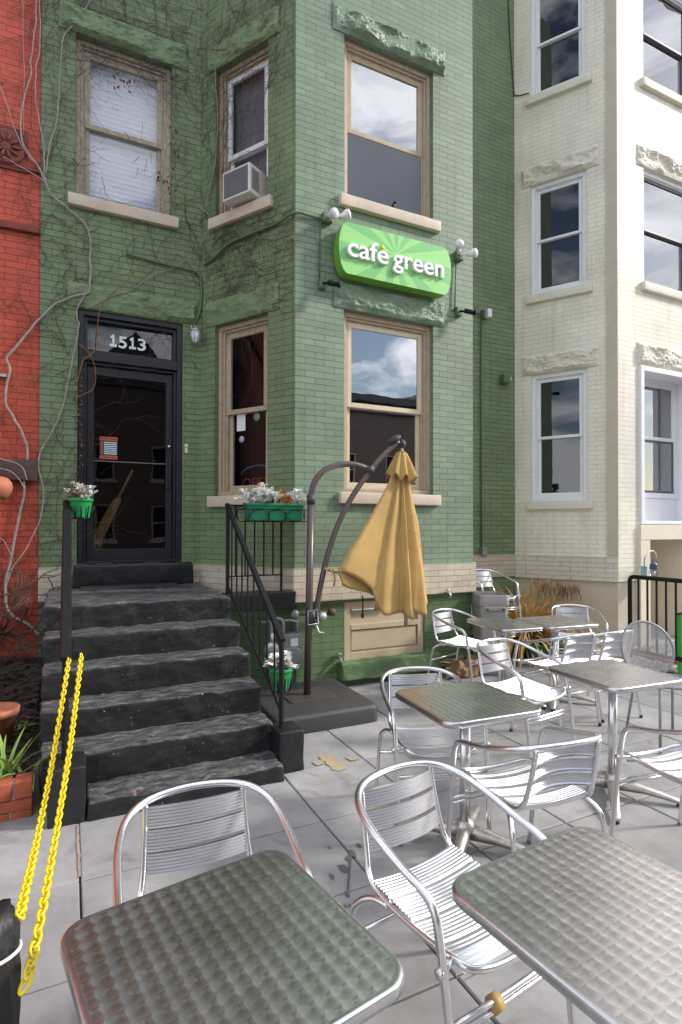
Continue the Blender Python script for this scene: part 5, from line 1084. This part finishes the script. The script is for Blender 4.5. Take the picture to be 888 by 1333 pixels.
# ================================================================== FURNITURE
def mir(P): return P + [Vector((-p[0], p[1], p[2])) for p in P[::-1][1:]]
def make_chair(label):
    t = thing('bistro_chair', label, 'chair', group='aluminium armchairs on the patio')
    half = [Vector(p) for p in ((-.254, .272, 0), (-.260, .236, .28), (-.263, .200, .51), (-.264, .178, .588), (-.265, .135, .620), (-.265, .03, .643), (-.260, -.10, .678), (-.230, -.205, .709), (-.150, -.272, .729), (0, -.295, .736))]
    b = MB(); P = mir(half); b.tube(spline(P, 5), .0125, 12); b.build('arm_hoop', m_alutube, t)
    half = [Vector(p) for p in ((-.168, -.272, .724), (-.172, -.250, .62), (-.180, -.222, .515), (-.189, -.198, .468), (-.193, -.150, .444), (-.199, -.02, .436), (-.205, .12, .446), (-.203, .200, .452), (-.180, .236, .442), (-.10, .250, .428), (0, .254, .424))]
    b = MB(); b.tube(spline(mir(half), 5), .0105, 10)
    for s in (-1, 1): b.tube([(s * .205, .190, .450), (s * .262, .208, .452)], .010, 8); b.lathe([(0, -.008), (.014, -.008), (.014, .008), (0, .008)], 10, mat=T((s * .275, .210, .452)) @ Matrix.Rotation(R(90), 4, 'Y'))
    b.build('seat_frame', m_alutube, t)
    for s in (-1, 1):
        b = MB(); b.tube(spline([(s * .199, -.09, .430), (s * .212, -.150, .424), (s * .236, -.196, .395), (s * .246, -.222, .33), (s * .256, -.285, .0)], 5), .0115, 10); b.lathe([(0, 0), (.013, 0), (.013, .02)], 10, c=(s * .256, -.2845, 0), mi=1); b.build('rear_leg', [m_alutube, m_rubber], t)
    b = MB()
    for s in (-.012, .012): b.tube([(-.259, .231, .31 + s), (-.1, .238, .31 + s), (.1, .238, .31 + s), (.259, .231, .31 + s)], .0085, 8)
    b.build('front_stretcher', m_alutube, t)
    b = MB(); b.tube([(-.249, -.240, .26), (.249, -.240, .26)], .0095, 8); b.build('rear_stretcher', m_alutube, t)
    def panel(n, path, half_w, bulge, ribs, gap):
        """ribbed slats: path(f) gives (y, z) along the panel, the surface bows by bulge in the middle"""
        V = []; F = []; uv = []; nu = 20
        for k in range(n):
            f0 = k / n + gap / 2; f1 = (k + 1) / n - gap / 2; base = len(V)
            prof = [(0, -.006)] + [(( q + t_) / ribs, h_) for q in range(ribs) for t_, h_ in ((.04, 0), (.56, 0), (.80, -.0045))][:-1] + [(1, -.006)]; rows = len(prof) - 1
            for j in range(rows + 1):
                f = f0 + (f1 - f0) * prof[j][0]; y, z = path(f); y2, z2 = path(f + .01); tv = Vector((0, y2 - y, z2 - z)).normalized(); nv = Vector((0, -tv.z, tv.y)); am = prof[j][1]
                for i in range(nu + 1):
                    u_ = -1 + 2 * i / nu; p = Vector((u_ * half_w, y, z)) + nv * (am - bulge * (1 - u_ * u_)) ; V.append(p)
            for j in range(rows):
                for i in range(nu): a = base + j * (nu + 1) + i; F.append((a, a + 1, a + nu + 2, a + nu + 1))
            # folded edges give each slat its thickness
            for j in (0, rows):
                r0 = base + j * (nu + 1); m0 = len(V)
                y, z = path(f0 if j == 0 else f1); y2, z2 = path((f0 if j == 0 else f1) + .01); tv = Vector((0, y2 - y, z2 - z)).normalized(); nv = Vector((0, -tv.z, tv.y))
                for i in range(nu + 1): V.append(V[r0 + i] - nv * .010)
                for i in range(nu): F.append((r0 + i, m0 + i, m0 + i + 1, r0 + i + 1))
        b = MB(); b.mesh(V, F, 0, False); return b
    bp = lambda f: (-.268 + (.222 + 0) * 0 + .046 * f + .006 * math.sin(f * 3), .716 - .196 * f)
    panel(3, lambda f: (-.262 + .044 * f, .714 - .198 * f), .168, -.034, 6, .045).build('backrest', m_aluslat, t)
    def sp_(f): 
        y = -.185 + .42 * f; return (y, .450 + .014 * math.cos(f * math.pi) * (1 if f < .5 else .3) - (.022 * max(0, f - .86) / .14))
    panel(4, sp_, .196, .016, 7, .025).build('seat', m_aluslat, t)
    for o in [q for q in bpy.data.objects if q.parent == t]:
        for v in o.data.vertices: v.co.x *= .93
    return t
def face(a): return R(a - 90)
chairs = [
 ('aluminium chair tucked behind the front left table, nearest the steps', .368, 1.60, -92.5),
 ('large aluminium chair between the two front tables, with a tape wrapped bar', 1.085, 1.432, -82),
 ('aluminium chair behind the middle table, beside the black umbrella base', 1.81, 2.60, -107),
 ('aluminium chair seen from behind, drawn up to the middle table', 1.84, 1.90, 84),
 ('aluminium chair between the middle table and the far tables, facing the camera', 2.93, 3.06, -82),
 ('aluminium chair by the green wall in front of the tan hatch', 3.56, 4.51, -72),
 ('aluminium chair seen from behind at the left far table', 3.70, 3.48, 91),
 ('aluminium chair seen from behind at the right far table, left of the mesh chair', 4.10, 3.43, 88),
 ('aluminium chair behind the far tables, before the cream wall', 4.82, 4.22, -127),
 ('aluminium chair cut off by the right edge of the photo', 2.70, 1.68, 84)]
proto = None
for i, (lb, x, y, a) in enumerate(chairs):
    if proto is None: proto = make_chair(lb); proto.location = (x, y, .003); proto.rotation_euler.z = face(a); first = proto
    else:
        c = dup(proto, (x, y, .003), face(a), lb)
        if 'tape' in lb:
            b = MB(); b.tube([(.06, .234, .31), (.09, .234, .31)], .024, 10); b.build('tape_wrap', plain('old_brown_tape', (.45, .30, .10), .5), c)
sx, sy, sa = 4.66, 5.34, -98
dup(proto, (sx, sy, .003), face(sa), 'lower aluminium chair of the stack behind the grey bin')
dup(proto, (sx - .01, sy + .02, .32), face(sa), 'upper aluminium chair of the stack behind the grey bin')

def rrect(hx, hy, r, n=7):
    P = []
    for (cx, cy, a0) in ((hx - r, hy - r, 0), (-hx + r, hy - r, 90), (-hx + r, -hy + r, 180), (hx - r, -hy + r, 270)):
        for k in range(n + 1): a = R(a0 + 90 * k / n); P.append((cx + r * math.cos(a), cy + r * math.sin(a)))
    return P
def make_table(label, hx=.275, hy=.275, grp='steel topped bistro tables'):
    t = thing('bistro_table', label, 'table', group=grp)
    b = MB(); V = []; F = []; prof = [(.020, .697), (.003, .699), (0, .704), (0, .722), (.0025, .7275), (.007, .7295), (.010, .7285), (.014, .7290)]
    for d, z in prof: V += [(x, y, z) for x, y in rrect(hx - d, hy - d, .062)]
    n = 32
    for j in range(len(prof) - 1):
        for i in range(n): F.append((j * n + i, j * n + (i + 1) % n, (j + 1) * n + (i + 1) % n, (j + 1) * n + i))
    b.mesh(V, F, 1, True)
    b.face(V[-n:], 0, False); b.face(V[:n][::-1], 1, False)
    b.build('tabletop', [m_top, plain('steel_table_rim', (.60, .60, .61), .3, 1., var=.12, vs=20)] if 'rim' not in TM else TM['rim'], t)
    b = MB(); b.lathe([(.027, .09), (.027, .69)], 20); b.lathe([(.032, .66), (.09, .69), (.09, .697)], 16); b.build('column', m_alutube, t)
    b = MB(); b.lathe([(.0, .05), (.045, .055), (.05, .09), (.036, .125), (.027, .13)], 20); b.build('base_hub', m_cast, t)
    for k in range(4):
        a = R(45 + 90 * k); d = Vector((math.cos(a), math.sin(a), 0)); s = Vector((-d.y, d.x, 0)); b = MB(); V = []
        for (f, h, wd, th) in ((.02, .105, .030, .06), (.08, .10, .030, .055), (.16, .085, .026, .04), (.26, .062, .022, .03), (.34, .040, .022, .022), (.365, .034, .014, .018)):
            for (o, z) in ((-1, -th), (1, -th), (1, -th * .3), (.45, 0), (-.45, 0), (-1, -th * .3)): V.append(d * f + s * wd * o + Z_ * (h + z))
        b.mesh(V, [(j * 6 + i, j * 6 + (i + 1) % 6, (j + 1) * 6 + (i + 1) % 6, (j + 1) * 6 + i) for j in range(5) for i in range(6)] + [(5, 4, 3, 2, 1, 0), (30, 31, 32, 33, 34, 35)], 0, True)
        b.lathe([(0, 0), (.017, 0), (.014, .022)], 10, c=d * .345, mi=1); b.build('base_leg', [m_cast, m_rubber], t)
    return t
TM = {}; TM['rim'] = [m_top, plain('steel_table_rim', (.60, .60, .61), .3, 1., var=.12, vs=20)]
t0 = make_table('front left table, its swirl brushed steel top dark and nearest the yellow chain'); t0.location = (.296, 1.145, .003); t0.rotation_euler.z = R(9.5)
for lb, x, y, a in (('front right table, its swirl brushed steel top bright and cut by the photo edge', 1.122, .882, 5), ('middle table between the black umbrella base and the chair seen from behind', 1.80, 2.27, -4), ('right hand table with a reflection across half its steel top', 2.93, 2.31, -4), ('right one of the two far tables pushed together', 4.06, 3.80, -6)):
    dup(t0, (x, y, .003), R(a), lb)
t5 = make_table('left one of the two far tables pushed together, nearest the grey bin', .212, .32); t5.location = (3.55, 3.93, .004); t5.rotation_euler.z = R(-8)

# round-backed mesh chair
t = thing('mesh_chair', 'round backed grey steel mesh chair right of the far tables', 'chair', (4.03, 2.72, .003), face(-112))
def oval(k, n, rx, rz): a = 2 * math.pi * k / n; return rx * math.cos(a), rz * math.sin(a)
b = MB(); V = [(0, 0, 0)]; uv = [(0, 0)]; F = []; n = 32
def bk(x, z): return Vector((x, -.20 - .10 * (z - .45) / .4 - .03 * (1 - (x / .212) ** 2) + .03, z))
V = []; uv = []; rings = 8
for j in range(rings + 1):
    for k in range(n): x, z = oval(k, n, .207 * j / rings, .205 * j / rings); V.append(bk(x, .63 + z)); uv.append((x, z))
F = [(j * n + k, j * n + (k + 1) % n, (j + 1) * n + (k + 1) % n, (j + 1) * n + k) for j in range(rings) for k in range(n)]
b.mesh(V, F, 0, True, uv); b.build('mesh_back', m_mesh, t)
b = MB(); b.tube([bk(*[q + o for q, o in zip(oval(k, n, .212, .21), (0, .63))]) for k in range(n)], .010, 8, closed=True); b.build('back_rim', m_greymetal, t)
b = MB(); V = []; uv = []
for j in range(rings + 1):
    for k in range(n): x, y = oval(k, n, .21 * j / rings, .21 * j / rings); V.append((x, y + .01, .45 - .012 * (1 - (j / rings) ** 2))); uv.append((x, y))
b.mesh(V, F, 0, True, uv); b.build('mesh_seat', m_mesh, t)
b = MB(); b.tube([(.212 * math.cos(k * .196), .01 + .212 * math.sin(k * .196), .45) for k in range(32)], .010, 8, closed=True); b.build('seat_rim', m_greymetal, t)
for (x, y) in ((-1, 1), (1, 1), (-1, -1), (1, -1)):
    b = MB(); b.tube([(x * .15, .01 + y * .15, .445), (x * .19, .01 + y * .21, .0)], .010, 8); b.build('leg', m_greymetal, t)

# ================================================================== UMBRELLA
UY = 4.5; UP = lambda x, y: atY(x, y, UY)
pole0 = UP(400, 903); px = pole0.x
t = thing('cantilever_umbrella', 'closed gold canvas cantilever umbrella hanging from a bronze arched pole', 'umbrella', (px, UY, .0)); B0 = t.location.copy()
b = MB(); hw = .46; cx, cy = 1.86, 4.48; V = []; F = []; n = 32
prof = [(0, 0), (0, .105), (.006, .125), (.02, .138), (.04, .142)]
for d, z in prof: V += [(cx + x, cy + y, z) for x, y in rrect(hw - d, hw - d, .075)]
for j in range(len(prof) - 1):
    for i in range(n): F.append((j * n + i, j * n + (i + 1) % n, (j + 1) * n + (i + 1) % n, (j + 1) * n + i))
F.append(tuple(4 * n + i for i in range(n))); b.mesh(V, F); 
b.build('base', m_umbbase, t, B0)
b = MB(); V = []
for z in (.142, .152): V += [(px + x, UY + y, z) for x, y in rrect(.21, .17, .03)]
b.mesh(V, [(i, (i + 1) % n, n + (i + 1) % n, n + i) for i in range(n)] + [tuple(range(n, 2 * n))], 0, False); b.build('base_plate', m_umbpole, t, B0, .003)
pt = UP(405, 650)
b = MB(); b.tube([(px, UY, .15), ((px + pt.x) / 2, UY, .95), (pt.x, UY, pt.z)], .031, 16); b.build('pole', m_umbpole, t, B0)
b = MB(); b.tube([(pt.x, UY, pt.z - .04), (pt.x, UY, pt.z + .04)], .037, 16); b.build('collar', m_umbbase, t, B0)
A = spline([UP(405, 648), UP(408, 632), UP(416, 618), UP(429, 609), UP(445, 604.5), UP(463, 605), UP(480, 611)], 5)
b = MB(); b.tube(A, .027, 14); b.build('arch', m_umbpole, t, B0)
Bm = spline([UP(411, 800), UP(421, 745), UP(436, 694), UP(456, 651), UP(482, 613), UP(502, 590), UP(519, 575)], 5); Bm = [p + Vector((0, -.0, 0)) for p in Bm]
b = MB(); b.tube(Bm, .025, 14); b.build('boom', m_umbpole, t, B0)
k = UP(482, 612); b = MB(); b.tube([k + Vector((-.01, -.045, 0)), k + Vector((-.01, .045, 0))], .035, 12); b.tube([k + Vector((-.05, 0, .02)), k + Vector((.02, 0, -.02))], .033, 10); b.build('slide_joint', m_umbbase, t, B0)
k = UP(519, 575); b = MB(); b.lathe([(0, -.045), (.03, -.035), (.043, 0), (.03, .035), (0, .045)], 14, c=k + Vector((.035, 0, -.02))); b.lathe([(0, -.03), (.06, -.02), (.075, 0), (.05, .022), (0, .03)], 14, mat=T(k + Vector((-.05, 0, .02))) @ Matrix.Rotation(R(-30), 4, 'Y')); b.build('hinge_cap', m_umbbase, t, B0)
k = UP(405, 803); b = MB(); b.tube([k + Vector((0, 0, -.06)), k + Vector((0, 0, .06))], .04, 14); b.tube([k + Vector((.02, 0, 0)), k + Vector((.10, 0, .02))], .03, 10); b.lathe([(0, -.04), (.03, -.03), (.04, 0), (.03, .03), (0, .04)], 12, c=k + Vector((.10, -.02, 0)), mi=1); b.tube([k + Vector((-.05, -.05, .06)), k + Vector((.03, -.06, .07)), k + Vector((.05, -.05, -.05)), k + Vector((-.05, -.05, -.06))], .007, 6, closed=True, mi=1); b.tube([k + Vector((.03, -.04, -.06)), k + Vector((.05, -.05, -.13)), k + Vector((.10, -.05, -.14))], .009, 6, mi=1); b.build('clamp', [m_umbbase, m_galv], t, B0)
# the folded canopy: eight panels gathered round the mast, one pulled out to the boom by its tie
top = UP(523, 589); axb = UP(522, 800); tip = UP(442, 745)
random.seed(8); NA, NM = 128, 34; V = []; F = []; lh = top.z - axb.z
def canopy(a, s):
    rib = math.cos(a * 8 + .5); fold = abs(math.sin((a * 8 + .5) / 2)) ** 1.0
    r0 = .02 + .215 * s ** .9
    r = r0 * (.44 + .60 * (1 - fold)) + .012 * s * math.sin(a * 13 + 4 * s) + .006 * math.sin(a * 29 + 9 * s) * s
    x = r * math.cos(a) * (1.34 if math.cos(a) > 0 else 1.2); y = r * math.sin(a) * .85
    da = math.atan2(math.sin(a - math.pi * 1.03), math.cos(a - math.pi * 1.03)); fl = max(0, 1 - abs(da) / .95) ** 1.9
    ext = (tip.x - top.x + .17) * s ** 1.04
    x += ext * fl; y *= (1 - .55 * fl); y -= .10 * fl * s
    hem = .12 * fl + .07 * fold * s - .03 * math.cos(a - 4.6) - .04 * math.cos(a) * 0
    hem += .07 * math.exp(-((math.atan2(math.sin(a), math.cos(a)) / .6) ** 2))
    z = top.z - .055 - (lh - .055) * s + (hem + (tip.z - axb.z - .12) * fl) * s
    x += .015 * math.sin(5 * s + 2 * a) * s
    wv = noise.turbulence_vector(Vector((x * 5, y * 5, z * 3.2)), 3, False); x += wv.x * .009 * (s ** .5); y += wv.y * .009 * (s ** .5); z += wv.z * .008 * s
    return Vector((top.x + x - .012 * s, UY + y, z))
for j in range(NM + 1):
    for i in range(NA): V.append(canopy(2 * math.pi * i / NA, j / NM))
F = [(j * NA + i, j * NA + (i + 1) % NA, (j + 1) * NA + (i + 1) % NA, (j + 1) * NA + i) for j in range(NM) for i in range(NA)]
b = MB(); b.mesh(V, F, 0, True); o = b.build('canopy', m_gold, t, B0); so_ = o.modifiers.new('thickness', 'SOLIDIFY'); so_.thickness = .004
V = []
for j in range(11):
    s = j / 10
    for i in range(96):
        a = 2 * math.pi * i / 96; r = .035 + .115 * s ** .8 * (.80 + .20 * math.cos(a * 8 + 1.3)) + .012 * s * math.sin(a * 5); V.append((top.x + r * math.cos(a), UY + r * math.sin(a) * .9, top.z + .01 - .265 * s + .03 * s * math.cos(a * 8 + 1.3) - .02 * s * math.cos(a)))
F = [(j * 96 + i, j * 96 + (i + 1) % 96, (j + 1) * 96 + (i + 1) % 96, (j + 1) * 96 + i) for j in range(10) for i in range(96)] + [tuple(range(96))]
b = MB(); b.mesh(V, F, 0, True); o = b.build('vent_cap', m_gold, t, B0); so_ = o.modifiers.new('thickness', 'SOLIDIFY'); so_.thickness = .004
b = MB(); b.tube([(top.x, UY, top.z + .07), (top.x, UY, axb.z + .02)], .018, 8); b.tube([(top.x + .03, UY - .03, axb.z + .12), (top.x + .03, UY - .03, axb.z - .10)], .02, 8); b.build('mast', m_tan, t, B0)
tp = Vector(tip); k = UP(425, 741); b = MB(); b.tube(spline([tp + Vector((.02, 0, 0)), (tp + k) / 2 + Vector((0, -.02, -.01)), k, k + Vector((-.02, -.03, .01))], 4), .010, 6); b.tube([k + Vector((.06, -.01, 0)), k + Vector((.07, -.03, -.08)), k + Vector((.065, -.02, -.15))], .009, 5); b.tube([k + Vector((.028 * math.cos(a), .03 * math.sin(a), 0)) for a in [q * .785 for q in range(8)]], .010, 6, closed=True); b.build('tie', m_gold, t, B0)
k = UP(472, 790); b = MB(); b.tube([k + Vector((0, 0, .1)), k + Vector((.003, 0, -.02)), k + Vector((0, 0, -.09))], .008, 6); b.tube([k + Vector((0, 0, -.06)), k + Vector((0, 0, -.10))], .014, 8); b.build('pull_cord', m_rubber, t, B0)

# ================================================================== CHAINS AND POST AT THE LEFT
def chain(label, P):
    C_ = spline(P, 40); L_ = [0]
    for i in range(1, len(C_)): L_.append(L_[-1] + (C_[i] - C_[i - 1]).length)
    b = MB(); pitch = .0325; s = 0; k = 0; j = 0
    while s < L_[-1] - pitch:
        while L_[j + 1] < s: j += 1
        f = (s - L_[j]) / max(1e-6, L_[j + 1] - L_[j]); p = C_[j].lerp(C_[j + 1], f); d = (C_[j + 1] - C_[j]).normalized()
        a = d.cross(Vector((.83, .55, 0))).normalized(); c = d.cross(a)
        ang = R(35 + 90 * (k % 2)) + random.uniform(-.12, .12); e = a * math.cos(ang) + c * math.sin(ang)
        pts = []
        for q in range(12):
            w = 2 * math.pi * q / 12; pts.append(p + d * (.0215 * math.cos(w) + .006 * (1 if math.cos(w) > 0 else -1)) * .9 + e * .0112 * math.sin(w))
        b.tube(pts, .0037, 6, closed=True); s += pitch; k += 1
    return tag(b.build('plastic_chain', m_yellow), label, 'chain', 'yellow plastic chains tied to the left railing')
a0 = Vector((-.045, 3.485, .862)); a1 = Vector((.022, 3.475, .862)); pb_ = Vector((-.135, 1.36, 0))
e0 = atY(24, 1200, 1.42); e1 = atY(22, 1312, 1.30)
def sag(p, q, s): return [p, p.lerp(q, .25) - Z_ * s * .75, p.lerp(q, .5) - Z_ * s, p.lerp(q, .75) - Z_ * s * .75, q]
q1 = [atY(90, 857, 3.485), atY(72, 970, 2.85), atY(52, 1075, 2.2), atY(33, 1160, 1.65), e0]
q2 = [atY(106, 854, 3.475), atY(93, 960, 2.80), atY(74, 1080, 2.1), atY(52, 1200, 1.55), atY(36, 1272, 1.36), e1]
random.seed(6); chain('left one of two yellow chains hanging from the left railing to the wrapped post', q1); chain('right one of two yellow chains hanging from the left railing past the wrapped post', q2)
zt_ = atY(8, 1194, 1.38).z; xr = atY(26, 1250, 1.38).x; rr_ = .052; t = thing('wrapped_post', 'post wrapped in black fabric with a white tie at the lower left corner', 'post', (xr - rr_, 1.40, 0))
b = MB(); V = []; F = []; n = 40
for j in range(41):
    z = zt_ * j / 40
    for i in range(n):
        a = 2 * math.pi * i / n; r = rr_ * (.93 + .10 * math.sin(a * 5 + z * 3) * math.cos(z * 9 + a) + .05 * math.sin(a * 11 + z * 25)); r *= (1 if j < 39 else .78) * (1 - .10 * math.exp(-((z - zt_ + .085) / .012) ** 2)); V.append((r * math.cos(a), r * math.sin(a), z + (.012 * math.sin(a * 2) if j > 37 else 0)))
F = [(j * n + i, j * n + (i + 1) % n, (j + 1) * n + (i + 1) % n, (j + 1) * n + i) for j in range(40) for i in range(n)] + [tuple(40 * n + i for i in range(n))]
b.mesh(V, F); b.build('wrap', m_blackfab, t); b = MB(); zz_ = zt_ - .085; b.tube([(rr_ * 1.0 * math.cos(a), rr_ * 1.0 * math.sin(a), zz_ + .01 * math.cos(a + 1)) for a in [k * .26 for k in range(24)]], .004, 6, closed=True); b.box(.005, .016, -rr_ - .012, -rr_ + .002, zz_ - .002, zz_ + .016); b.build('zip_tie', m_whitep, t)
b = MB(); b.lathe([(0, 0), (.17, 0), (.17, .03), (.12, .06), (.05, .075)], 24); b.build('base', m_rubber, t)

# ================================================================== RIGHT BACKGROUND
# grey bin
t = thing('waste_bin', 'grey plastic waste bin standing beside the bay corner behind the far table', 'bin', (4.19, 4.86, .003), R(-24))
b = MB(); V = []; F = []; n = 32; prof = [(.80, 0), (.82, .02), (.98, .74), (1.02, .745), (1.04, .76), (1.04, .80), (1.0, .86), (.96, .865), (.93, .80), (.78, .05)]
for k, z in prof: V += [(x * k, y * k, z) for x, y in rrect(.155, .20, .04)]
F = [(j * n + i, j * n + (i + 1) % n, (j + 1) * n + (i + 1) % n, (j + 1) * n + i) for j in range(len(prof) - 1) for i in range(n)] + [tuple(9 * n + i for i in range(n)), tuple(range(n - 1, -1, -1))]
b.mesh(V, F, 0, False); b.build('body', m_plasticgrey, t, bevel=.004)
b = MB(); b.box(-.12, .12, -.218, -.204, .70, .745); 
for x in (-.085, .085): b.box(x - .02, x + .02, -.226, -.216, .70, .735)
b.build('handle', m_plasticgrey, t, bevel=.005)
for x in (-.085, .085): b = MB(); b.lathe([(0, .004), (.012, .004), (.012, 0)], 12, mat=T((x, -.2265, .716)) @ Matrix.Rotation(R(90), 4, 'X')); b.build('pivot_hole', m_dark, t)

# dry grass in the recess and green trough
def grass(label, c, n, L_, sp, seed, m, w_=.006, name='dry_grass', droop=1.6):
    random.seed(seed); b = MB()
    for k in range(n):
        a = random.uniform(0, 6.28); s_ = random.uniform(.15, sp); leaf(b, (random.gauss(0, .06), random.gauss(0, .06), 0), Vector((math.cos(a) * s_, math.sin(a) * s_, 1)), L_ * random.uniform(.55, 1.15), w_ * random.uniform(.6, 1.3), 0, droop * random.uniform(.5, 1.3), 8)
    return b
t = thing('dry_grass', 'clump of dry golden ornamental grass in the corner behind the far table', 'plant', (5.22, 5.42, .0)); b = grass('', None, 620, 1.3, .95, 31, m_straw, .014, droop=2.6); b.build('blades', m_straw, t)
b = MB(); random.seed(33)
for k in range(9):
    a = random.uniform(-.5, 1.3); top_ = Vector((.38 * math.cos(a) + random.gauss(0, .1), .2 * math.sin(a) - .1, random.uniform(.75, .95))); b.tube(spline([(0, 0, 0), top_ * .5 + Z_ * .25, top_], 4), .003, 4)
b.tube([(.12, .1, .3), (.16, .12, 1.0), (.17, .12, 1.42)], .004, 4); b.build('stalks', m_straw, t)
b = MB(); random.seed(34)
for k in range(260):
    x = random.uniform(.15, .70); leaf(b, (x, random.uniform(-.05, .15) - x * .45, .88 - .1 * x + random.uniform(-.02, .06)), Vector((random.gauss(0, .3), random.gauss(0, .2), -1)), random.uniform(.05, .28), .004, 0, .2, 3)
b.build('seed_heads', m_strawd, t)
t = thing('green_trough', 'dark green plastic planting trough under the far table', 'planter', (5.15, 4.78, .003), R(-25)); b = MB(); trough(b, -.36, .36, -.12, .12, .0, .24, .85); b.build('trough', [plain('dark_green_plastic', (.010, .13, .075), .45), m_soil], t)
b = MB(); random.seed(35)
b2 = MB()
for k in range(75):
    c = Vector((random.uniform(3.62, 4.35), random.uniform(4.78, 5.0), .0)); h = random.uniform(.02, .16); d = rdir(.3); L_ = random.uniform(.1, .3); leaf(b, c + Z_ * h, d, L_, random.uniform(.006, .045), 0, random.uniform(.3, 1.2), 5)
for k in range(14):
    c = Vector((random.uniform(3.75, 4.3), random.uniform(4.8, 5.0), .07)); b.rough(c.x - .09, c.x + .09, c.y - .06, c.y + .06, .0, random.uniform(.06, .17), .03, .02, .05, 9, 0, k * 3.1)
tag(b.build('leaf_heap', m_paper), 'crumpled brown paper and dry palm leaves heaped against the green wall below the chair', 'debris')
# black fence at the area edge
FX = 6.15; t = thing('black_fence', 'black iron fence with thin upright bars at the right edge before the cream recess', 'fence', (FX, 4.6, 0)); B0 = t.location.copy()
ys = 4.60; zt_ = 1.0
b = MB(); b.tube([(FX, ys, 0), (FX, ys, zt_ - .04), (FX, ys - .015, zt_ - .012), (FX, ys - .05, zt_), (FX, 2.2, zt_)], .026, 10); b.build('frame', m_blackiron, t, B0)
b = MB(); b.box(FX - .018, FX + .018, 2.2, ys, .10, .135); b.build('bottom_rail', m_blackiron, t, B0)
k = 0; y = ys - .115
while y > 2.25: b = MB(); b.box(FX - .009, FX + .009, y - .009, y + .009, .13, zt_ - .01); b.build('bar', m_blackiron, t, B0); y -= .115
# brick edging of the gravel
b = MB(); random.seed(12); y = 4.9
while y > 3.9: b.rough(6.3, 6.4, y - .2, y, -.02, .05, .06, .008, .004, 12, 0, y); y -= .212
tag(b.build('brick_edging', m_brickorange), 'low row of orange bricks edging the gravel bed at right', 'edging')
# ship style lantern on the porch pier
p = atY(843, 742, 4.90); t = thing('porch_lantern', 'dark blue porch lantern with clear glass hanging from a curved arm beside the cream recess', 'lantern', (p.x - .05, 4.97, p.z)); B0 = t.location.copy()
q = lambda x, y: atY(x, y, 4.86)
b = MB(); k = atY(839, 744, 4.95); b.box(k.x - .05, k.x + .03, 4.93, 4.969, k.z - .075, k.z + .075); b.build('wall_plate', plain('pale_blue_metal', (.25, .45, .55), .4, .4), t, B0, .006)
b = MB(); b.tube(spline([atY(839, 738, 4.94), q(839, 728), q(843, 720), q(848.5, 717), q(853, 720), q(855, 726)], 5), .008, 8); b.build('arm', m_galv, t, B0)
c = q(851, 741); b = MB(); b.tube([c + Vector((.022 * math.cos(a), 0, .125 + .022 * math.sin(a))) for a in [j * .63 for j in range(10)]], .006, 6, closed=True); b.lathe([(0, .105), (.012, .10), (.02, .085), (.045, .07), (.05, .05), (.042, .045), (.05, .03), (.054, .005), (.04, .0)], 18, c=c); b.build('cap', m_blueplate, t, B0)
b = MB(); b.lathe([(.04, 0), (.062, -.025), (.066, -.05), (.05, -.085), (.03, -.095)], 18, c=c); b.build('globe', m_lampglass, t, B0); b = MB(); b.lathe([(0, -.03), (.02, -.03), (.022, -.06), (.018, -.09), (0, -.09)], 12, c=c); b.build('lamp', m_lens, t, B0)
b = MB(); b.lathe([(.03, -.095), (.05, -.1), (.045, -.12), (0, -.13)], 18, c=c); b.build('foot', m_blueplate, t, B0)
# green upright at the right edge
p = atZ(886, 905, 0.0); GX, GY = 5.86, 3.8
gp = atY(885, 800, GY); t = thing('green_stand', 'bright green metal upright with black crossbars at the right edge of the photo', 'stand', (gp.x, GY, 0)); m_brg = plain('bright_green_metal', (.03, .36, .03), .4, var=.08)
zt_ = gp.z
for dx in (0, .5):
    b = MB(); b.box(dx - .014, dx + .022, -.02, .02, 0, zt_ - .0); b.build('upright', m_brg, t, bevel=.003)
b = MB(); b.box(-.05, .56, -.025, .025, zt_, zt_ + .02); b.build('top_bar', m_blackiron, t, bevel=.003)
b = MB(); z2 = atY(885, 857, GY).z; b.box(-.03, .56, -.03, .03, z2 - .03, z2 + .02); b.build('crossbar', m_blackiron, t, bevel=.004)
for i, (dx) in enumerate((0, .5)): b = MB(); b.box(dx - .02, dx + .03, -.22, .22, 0, .03); b.build('foot', m_blackiron, t, bevel=.004)
